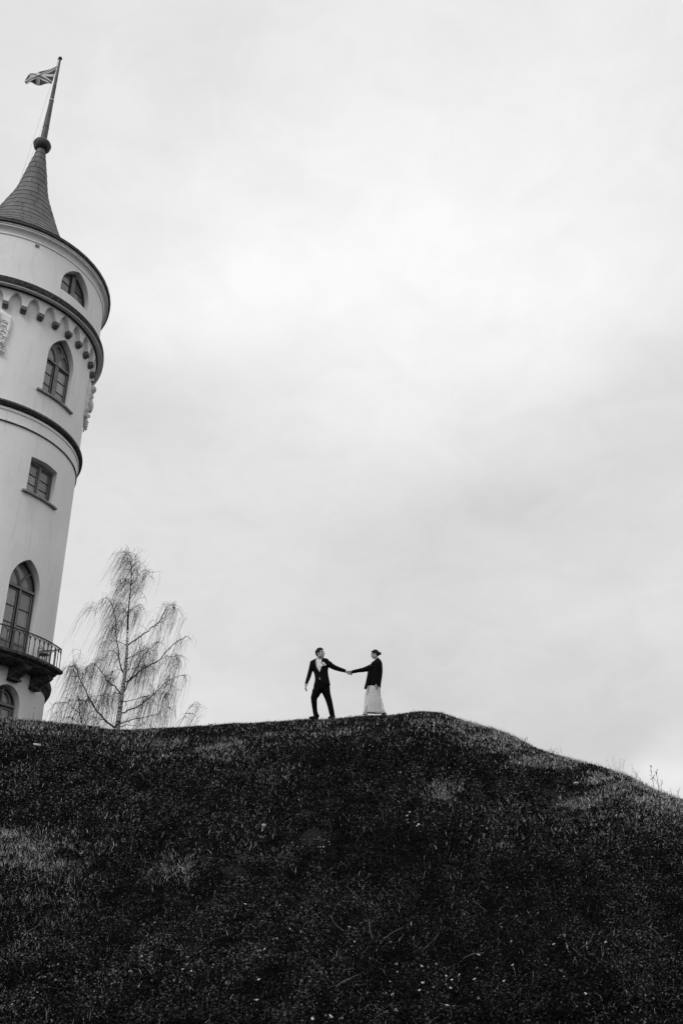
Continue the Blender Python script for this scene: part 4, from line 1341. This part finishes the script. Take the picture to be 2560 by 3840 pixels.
sections(sk, [(1600, 1030, 1600, 1052, .10, .06), (1660, 1030, 1660, 1078, .20, .06), (1750, 1035, 1750, 1108, .20, .05), (1850, 1040, 1850, 1128, .19, .04), (1950, 1045, 1945, 1155, .18, .03), (2026, 1050, 2016, 1186, .11, .02), (2031, 1050, 2021, 1184, .10, .02)], PWm, 28, 2.2)
blob(sk, 'skirt_back_panel', M_skirt, woman, wb, .011, 1)
M_paleshoe = material('pale_shoe', .26, .6, .2)
for (x0, x1, yy, dy) in ((515, 665, 2045, -.04), (1060, 1205, 2055, .06)):
    s_h = MB(); a, c = PWm(x0, yy, dy), PWm(x1, yy - 12, dy); L_ = c - a
    s_h.tube([a, a + L_ * .15, a + L_ * .45, a + L_ * .8, c], [.012, .022, .027, .030, .022], 12)
    s_h.ball(a + L_ * .75 + Vector((0, 0, .03)), (.03, .028, .04), 10, 8)
    blob(s_h, 'shoe', M_paleshoe, woman, wb, .008, 1)


# ------------------------------------------------------------------ vegetation on the hill
def leaf_material(name, lo, hi, rough=.75, trans=.25):
    m = bpy.data.materials.new(name); m.use_nodes = True
    nt = m.node_tree; N = nt.nodes.new; L = nt.links.new; b = nt.nodes['Principled BSDF']
    b.inputs['Roughness'].default_value = rough; b.inputs['Specular IOR Level'].default_value = .03
    at_ = N('ShaderNodeAttribute'); at_.attribute_name = 'tone'
    r = N('ShaderNodeMapRange'); L(at_.outputs['Fac'], r.inputs[0]); r.inputs[3].default_value = lo; r.inputs[4].default_value = hi
    cc = N('ShaderNodeCombineColor')
    for i in range(3): L(r.outputs[0], cc.inputs[i])
    L(cc.outputs[0], b.inputs['Base Color'])
    return m


def mesh_arrays(name, V, F, tone, mat):
    me = bpy.data.meshes.new(name)
    nf, k = F.shape
    me.vertices.add(len(V)); me.vertices.foreach_set('co', V.astype(np.float32).ravel())
    me.loops.add(nf * k); me.loops.foreach_set('vertex_index', F.astype(np.int32).ravel())
    me.polygons.add(nf); me.polygons.foreach_set('loop_start', np.arange(0, nf * k, k, dtype=np.int32))
    at_ = me.attributes.new('tone', 'FLOAT', 'FACE'); at_.data.foreach_set('value', tone.astype(np.float32))
    me.update(calc_edges=True); me.materials.append(mat)
    o = bpy.data.objects.new(name, me); COL.objects.link(o)
    o['kind'] = 'stuff'
    return o


def sample(n, az0=-29, az1=29, near=.10):
    """points on the hill, evenly dense as the eye sees them"""
    az = rng.uniform(az0, az1, n)
    el = np.interp(az, EL_A, EL_V); dc = np.interp(az, DC_A, DC_V)
    u = rng.random(n)
    k = u
    t = 1 - np.power(1 - k, 1 / 1.8)
    d = 6 + t * (dc - 6)
    m = rng.random(n)
    d = np.where(m < near, rng.uniform(3.8, 6.2, n), d)
    over = (m > .93)
    d = np.where(over, dc + rng.uniform(-1.5, 1.6, n), d)
    x = d * np.sin(np.radians(az)); y = d * np.cos(np.radians(az))
    e = (hz(x, y) - EYE) / d
    return x, y, d, az, e


def smooth_noise(x, y, s, seed):
    r = np.random.default_rng(seed); v = np.zeros_like(x)
    for i in range(6):
        a = r.uniform(0, 2 * PI); f = s * r.uniform(.6, 1.8); p = r.uniform(0, 6.3)
        w = r.uniform(0, 2 * PI); v += np.sin(f * (x * np.cos(a) + y * np.sin(a)) + p + 1.3 * np.sin(f * .7 * (x * np.cos(w) + y * np.sin(w))))
    return v / 3.0


# straw-coloured patches: centre (photo pixel), half sizes, strength
PATCH = [(90, 3200, 150, 55, .85), (160, 3270, 130, 40, .6), (30, 3130, 100, 22, .7), (250, 3160, 160, 45, .55), (200, 3290, 150, 60, .45), (60, 3390, 110, 40, .35), (270, 3420, 70, 50, .22), (120, 3480, 130, 80, .14), (60, 2725, 190, 45, .75), (260, 2745, 160, 40, .4), (480, 2780, 220, 40, .5),
         (650, 2795, 90, 18, .9), (830, 2812, 140, 38, .75), (560, 2830, 120, 40, .45), (1050, 2770, 230, 40, .45), (1250, 2740, 260, 34, .45), (1500, 2770, 200, 45, .35), (1660, 2965, 75, 32, 1.0), (1620, 2720, 110, 28, .75), (1740, 2725, 150, 26, 1.0), (2110, 2862, 150, 22, .9), (1830, 2770, 120, 28, 1.0),
         (1890, 2800, 110, 36, .85), (1990, 2860, 90, 26, .9), (2080, 2850, 80, 20, .6), (2200, 3012, 95, 20, 1.2), (2230, 2930, 40, 16, 1.1), (2320, 2965, 80, 22, .9), (2480, 3000, 120, 30, 1.3), (2400, 2950, 120, 24, 1.2), (2560, 3035, 110, 34, 1.2), (2300, 2915, 120, 20, 1.0), (2240, 2905, 60, 20, .7),
         (700, 3262, 55, 40, .7), (605, 3255, 60, 45, .5), (1020, 2900, 200, 60, .25), (2350, 3080, 300, 50, .35), (1900, 3100, 200, 80, .18), (900, 3120, 250, 90, .12), (100, 2900, 120, 60, .15), (430, 3070, 160, 60, .18)]
PATCH_W = []
for (px, py, sx, sy, st) in PATCH:
    d_ = ray(px, py); n_ = math.hypot(d_[0], d_[1])
    PATCH_W.append((math.degrees(math.atan2(d_[0], d_[1])), d_[2] / n_, sx / FPX * 57.3 * .97, sy / FPX * 1.08, st))


def patch_mask(az, e):
    m = np.zeros_like(az)
    for a, ee, sa, se, st in PATCH_W:
        m = np.maximum(m, st * np.exp(-(((az - a) / sa) ** 2 + ((e - ee) / se) ** 2) * 1.1))
    return m


def blades(name, n, mat, hmin, hmax, wid, lean, label, prob=None, tone_fn=None, segs=2, near=.10, downhill=.0):
    x, y, d, az, e = sample(n, near=near)
    if prob is not None:
        keep = rng.random(n) < prob(x, y, d, az, e); x, y, d, az, e = x[keep], y[keep], d[keep], az[keep], e[keep]; n = len(x)
    z = hz(x, y) - .006
    a = rng.uniform(0, 2 * PI, n); h = rng.uniform(hmin, hmax, n) * (.75 + .25 * np.sqrt(d / 12)); ln = rng.uniform(.2, 1, n) * lean
    lx, ly = np.cos(a) * ln * h, np.sin(a) * ln * h - downhill * h
    b_ = rng.uniform(0, 2 * PI, n); w = wid * rng.uniform(.7, 1.3, n) * np.clip(d / 11, .7, 1.6)
    wx, wy = np.cos(b_) * w / 2, np.sin(b_) * w / 2
    hz_ = h * np.sqrt(np.clip(1 - (ln * .8) ** 2, .1, 1))
    V = np.empty((n, 5, 3))
    V[:, 0] = np.stack([x - wx, y - wy, z], -1); V[:, 1] = np.stack([x + wx, y + wy, z], -1)
    V[:, 2] = np.stack([x + wx * .8 + lx * .35, y + wy * .8 + ly * .35, z + hz_ * .6], -1)
    V[:, 3] = np.stack([x - wx * .8 + lx * .35, y - wy * .8 + ly * .35, z + hz_ * .6], -1)
    V[:, 4] = np.stack([x + lx, y + ly, z + hz_], -1)
    k = np.arange(n)[:, None] * 5
    F = np.concatenate([k + np.array([[0, 1, 2]]), k + np.array([[0, 2, 3]]), k + np.array([[3, 2, 4]])], 1).reshape(-1, 3)
    tone = rng.random(n) if tone_fn is None else tone_fn(x, y, d, az, e, n)
    o = mesh_arrays(name, V.reshape(-1, 3), F, np.repeat(tone, 3), mat)
    if label: o['label'] = label
    return o


def leaves(name, n, mat, smin, smax, label, prob=None, lift=.03):
    x, y, d, az, e = sample(n)
    if prob is not None:
        keep = rng.random(n) < prob(x, y, d, az, e); x, y, d, az, e = x[keep], y[keep], d[keep], az[keep], e[keep]; n = len(x)
    hump = .5 + .6 * smooth_noise(x * .55 + .3 * y, y * 1.5, 15.0, 12)
    z = hz(x, y) + rng.uniform(0, lift, n) * (.3 + hump.clip(0, 1.4))
    s = rng.uniform(smin, smax, n) * np.clip(d / 11, .75, 1.5)
    # random leaf planes biased upward
    nv = rng.normal(size=(n, 3)) * np.array([.75, .75, .5]) + np.array([0, -.25, .8]); nv /= np.linalg.norm(nv, axis=1)[:, None]
    r_ = rng.normal(size=(n, 3)); a = np.cross(nv, r_); a /= np.linalg.norm(a, axis=1)[:, None]; b_ = np.cross(nv, a)
    c = np.stack([x, y, z], -1)
    asp = rng.uniform(.5, .9, n)[:, None]
    S = s[:, None]
    V = np.empty((n, 4, 3))
    V[:, 0] = c - a * S * .5; V[:, 1] = c + b_ * S * .42 * asp + a * S * .05; V[:, 2] = c + a * S * .5; V[:, 3] = c - b_ * S * .42 * asp + a * S * .05
    V[:, 0] += nv * S * .1; V[:, 2] -= nv * S * .12
    k = np.arange(n)[:, None] * 4
    F = np.concatenate([k + np.array([[0, 1, 2]]), k + np.array([[0, 2, 3]])], 1).reshape(-1, 3)
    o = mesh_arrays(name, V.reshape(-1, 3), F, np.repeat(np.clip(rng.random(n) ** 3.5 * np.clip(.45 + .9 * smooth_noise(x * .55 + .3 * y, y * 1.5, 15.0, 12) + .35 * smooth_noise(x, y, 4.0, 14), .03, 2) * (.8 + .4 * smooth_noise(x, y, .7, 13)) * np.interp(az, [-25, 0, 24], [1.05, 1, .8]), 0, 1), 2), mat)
    o['label'] = label
    return o


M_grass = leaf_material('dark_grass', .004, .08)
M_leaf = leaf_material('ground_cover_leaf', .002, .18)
M_straw = leaf_material('straw', .25, .9)
MOLE = [(1146, 3060, .26, .10), (1178, 3145, .38, .15), (880, 3275, .30, .10), (776, 3228, .20, .07), (1802, 2983, .26, .07), (2060, 2976, .36, .06), (1240, 3012, .2, .05)]
MOLE_W = [(ground_at(px, py), r, h) for px, py, r, h in MOLE]


def off_mole(x, y):
    k = np.ones_like(x)
    for p, r, h in MOLE_W:
        k = np.where((x - p.x) ** 2 / (r * .6) ** 2 + (y - p.y) ** 2 / (r * .85) ** 2 < .95 - .45 * smooth_noise(x, y, 14.0, 44) ** 2 - .1, .06, k)
    return k


def crest_near(d, az): return np.clip((d - np.interp(az, DC_A, DC_V) + 5.0) / 5.0, 0, 1)


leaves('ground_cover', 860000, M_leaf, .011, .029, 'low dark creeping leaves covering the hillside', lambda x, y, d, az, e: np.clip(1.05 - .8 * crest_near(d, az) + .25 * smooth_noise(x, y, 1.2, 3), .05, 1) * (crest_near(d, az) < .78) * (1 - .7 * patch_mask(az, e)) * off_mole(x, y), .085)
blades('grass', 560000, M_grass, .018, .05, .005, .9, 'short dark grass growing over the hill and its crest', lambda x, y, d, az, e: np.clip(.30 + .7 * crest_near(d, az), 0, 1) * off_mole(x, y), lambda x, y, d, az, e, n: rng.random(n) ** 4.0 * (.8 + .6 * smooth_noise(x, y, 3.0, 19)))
blades('dry_grass', 600000, M_straw, .03, .10, .005, 1.05, 'pale dry straw grass in scattered patches on the hill',
       lambda x, y, d, az, e: np.clip(patch_mask(az, e) ** 1.3 * np.clip(.62 + .45 * smooth_noise(x, y, 6.0, 8) + .6 * smooth_noise(x, y, 17.0, 28), .08, 2) + .006 + .018 * crest_near(d, az) * (1 + smooth_noise(x, y, 1.5, 9)), 0, 1) * off_mole(x, y), lambda x, y, d, az, e, n: rng.random(n) ** 1.5, downhill=.35)


def long_stalks():
    rr = random.Random(21); mb = MB()
    spots = [(1175, 3500), (1300, 3520), (1400, 3540), (1230, 3680), (1035, 3330), (640, 3240), (620, 3270), (630, 3000), (770, 3080), (610, 3110), (440, 3120), (440, 3020), (100, 3060), (240, 3290), (60, 3330), (2450, 3510), (2480, 3530), (2400, 3430), (2330, 3120), (2270, 3500),
             (2530, 3290), (2500, 3310), (1700, 3620), (1560, 3570), (1850, 3430), (1320, 2855), (980, 3140), (1350, 3370), (260, 3400), (180, 3180), (330, 3240), (2180, 3560), (2000, 3700), (850, 3430), (520, 3600), (1340, 3300), (2230, 3620), (90, 3520), (140, 3400)]
    for (px, py) in spots:
        for q in range(rr.randint(1, 3)):
            p = ground_at(px + rr.uniform(-25, 25), py + rr.uniform(-12, 12)); L_ = rr.uniform(.08, .24)
            a = rr.uniform(0, 2 * PI); d = Vector((math.cos(a) * .9, math.sin(a) * .5 - .2, rr.uniform(.3, 1.0))).normalized()
            pts = [p]
            for i in range(6):
                d = (d + Vector((rr.gauss(0, .22), rr.gauss(0, .22), -.04 + rr.gauss(0, .16)))).normalized(); p = p + d * L_ / 6; pts.append(p.copy())
            for i_, q_ in enumerate(pts):
                zz_ = float(hz(q_.x, q_.y)) + .01
                if q_.z < zz_ and i_ > 0: q_.z = zz_ + .02
            mb.tube(pts, [.0022, .0021, .002, .0018, .0016, .0014, .001], 4)
    o = mb.build('dry_stalks', material('pale_stalk', .16, .8))
    tag(o, 'long bent pale stalks lying over the dark ground cover', kind='stuff')


long_stalks()

# molehills
M_earth = material('bare_earth', .02, .98, .02, (26, .003, .030, 6, (1, 1, 1)), (40, .8, .02))
MOLE_L = ['small bare earth molehill just above the tallest one below the man', 'largest bare earth molehill on the slope below the man', 'rounded molehill of bare earth lower left of the largest one', 'small molehill at the far lower left of the row',
          'low patch of bare earth right of the pale grass tuft below the woman', 'wide flat patch of bare earth left of the white litter on the right slope', 'faint bare earth spot nearest below the man']
for (p, r, h), lb in zip(MOLE_W, MOLE_L):
    mr = random.Random(int(r * 1000)); mb = MB(); n, m_ = 28, 9; vs = []
    for i in range(m_ + 1):
        q = i / m_
        for k in range(n):
            a = 2 * PI * k / n; R_ = r * q * (1 + .13 * math.sin(2 * a + r * 9) + .07 * math.sin(5 * a))
            x, y = p.x + R_ * .62 * math.cos(a), p.y + R_ * .9 * math.sin(a)
            zt = float(hz(x, y)) + .02 * math.sin(9 * a + 17 * q) * q * (1 - q) * 3 + h * .7 * (math.cos(PI * q) * .5 + .5) - .012 + (mr.uniform(-.022, .022) if q < .95 else 0)
            vs.append((x, y, zt))
    mb.add(vs, [(i * n + k, i * n + (k + 1) % n, (i + 1) * n + (k + 1) % n, (i + 1) * n + k) for i in range(m_) for k in range(n)])
    tag(mb.build('molehill', M_earth, None, True, origin=p), lb, 'molehill', 'molehills and bare earth spots on the slope')

# small pale flowers
fm = MB()
for k in range(5):
    a = 2 * PI * k / 5; fm.ball((.009 * math.cos(a), .009 * math.sin(a), .0), (.007, .007, .003), 6, 4)
fm.ball((0, 0, .002), .004, 6, 4); fm.tube([(0, 0, -.02), (0, 0, 0)], .0009, 4)
f_me = fm.mesh('flower', material('flower_petal', .5, .7))
fr = random.Random(31)
FL = [(1036, 3430), (1049, 3428), (1038, 3421), (1128, 3520), (1060, 3778), (1071, 3811), (1240, 3816), (1172, 3833), (1408, 3794), (1450, 3812), (1480, 3813), (1487, 3812), (1464, 3713), (1448, 3751), (1466, 3560), (1318, 3430)]
FL += [(fr.gauss(1650, 150), fr.gauss(3690, 70)) for _ in range(26)] + [(fr.gauss(640, 90), fr.gauss(3650, 40)) for _ in range(16)] + [(fr.uniform(900, 1400), fr.uniform(3380, 3830)) for _ in range(20)]
FL += [(fr.gauss(1540, 25), fr.gauss(3105, 12)) for _ in range(8)] + [(fr.gauss(1200, 25), fr.gauss(3180, 10)) for _ in range(6)] + [(fr.uniform(1900, 2500), fr.uniform(3350, 3800)) for _ in range(12)] + [(fr.gauss(1850, 25), fr.gauss(3140, 14)) for _ in range(5)]
for (px, py) in FL:
    if py > 3836: py = 3830
    p = ground_at(px, py)
    o = bpy.data.objects.new('flower', f_me); COL.objects.link(o)
    s = fr.uniform(.45, .95) * (1 if p.y < 10 else 1.2)
    o.location = p + Vector((0, 0, .06)); o.scale = (s, s, s); o.rotation_euler = (fr.uniform(.2, 1.0), fr.uniform(-.4, .4), fr.uniform(0, 6))
    tag(o, 'tiny white flower dotted in the dark ground cover of the slope', 'flower', 'tiny white flowers on the slope')

# pale scraps
for px, py, s, lb in ((138, 2808, (.075, .045, .02), 'flat pale stone lying on the slope below the tower'), (989, 3120, (.03, .025, .02), 'small crumpled white scrap left of the molehills'), (2163, 2958, (.05, .03, .018), 'white scrap of litter above the bright grass tuft on the right slope')):
    p = ground_at(px, py); mb = MB(); mb.ball((0, 0, 0), s, 10, 7)
    sr = random.Random(px)
    mb.v = [v * sr.uniform(.75, 1.2) for v in mb.v]
    o = mb.build('stone' if 'stone' in lb else 'litter_scrap', material('pale_scrap', .42, .8), None)
    o.location = p + Vector((0, 0, .07)); o.rotation_euler = (.5, 0, sr.uniform(0, 3)); tag(o, lb, 'stone' if 'stone' in lb else 'litter')


# weeds and shrubs on the right ridge
def weed(name, label, cat, px, py, hgt, n, seed, mat, spread=.25, rstem=.004, bud=True, over=0.0, group=None):
    rr = random.Random(seed)
    d = ray(px, py); nn = math.hypot(d[0], d[1]); az = math.degrees(math.atan2(d[0], d[1])); r = float(np.interp(az, DC_A, DC_V)) + over
    x, y = d[0] / nn * r, d[1] / nn * r; b0 = Vector((x, y, float(hz(x, y)) - .02))
    root = empty(name, b0, label, cat, group=group)
    for k in range(n):
        dr = Vector((rr.gauss(0, spread), rr.gauss(0, spread), 1)).normalized(); L_ = hgt * rr.uniform(.65, 1.0); p = b0 + Vector((rr.uniform(-.06, .06), rr.uniform(-.06, .06), 0)) * (spread * 6)
        pts = [p]; mb = MB()
        for i in range(7):
            dr = (dr + Vector((rr.gauss(-.01, .07), rr.gauss(0, .07), .02))).normalized(); p = p + dr * L_ / 7; pts.append(p)
            if i > 1:
                for s in range(rr.randint(0, 2)):
                    sd = (dr + Vector((rr.gauss(0, .7), rr.gauss(0, .7), .2))).normalized(); e = p + sd * L_ * rr.uniform(.06, .2)
                    mb.tube([p, p.lerp(e, .5) + Vector((0, 0, .004)), e], [rstem * .6, rstem * .5, rstem * .3], 4)
                    if bud: mb.ball(e, (rstem * 1.4, rstem * 1.4, rstem * 3), 6, 4)
        mb.tube(pts, [rstem * (1 - .09 * i) for i in range(8)], 5)
        mb.build('stem', mat, root, origin=b0)
    return root


M_weed = material('dry_weed_stem', .13, .9)
weed('dry_weed', 'leaning dry weed with dark buds on the right ridge against the pale sky', 'weed', 2458, 2965, .50, 2, 1, M_weed, .12, .006)
weed('dry_weed', 'second upright thin weed on the right ridge, nearer the frame edge', 'weed', 2486, 2980, .46, 2, 2, M_weed, .07, .004)
weed('bare_shrub', 'low bare twiggy shrub at the right frame edge on the ridge', 'shrub', 2548, 3005, .34, 9, 3, M_weed, .5, .004, False)
weed('bare_shrub', 'faint bare shrub behind the right ridge, left of the dry weeds', 'shrub', 2318, 2905, .42, 9, 4, material('far_stem', .2, .9), .3, .003, False, .5)
weed('bare_shrub', 'faint thin twigs behind the ridge between the far shrub and the dry weeds', 'shrub', 2388, 2935, .36, 8, 5, bpy.data.materials['far_stem'], .3, .003, False, .5)
weed('dry_weed', 'short dark seed-headed weed on the ridge line right of the woman', 'weed', 1962, 2790, .12, 4, 6, M_weed, .25, .004)
weed('grass_tuft', 'spiky dark grass tuft on the descending ridge below the short weed', 'grass', 2070, 2836, .18, 16, 7, M_weed, .55, .004, False)
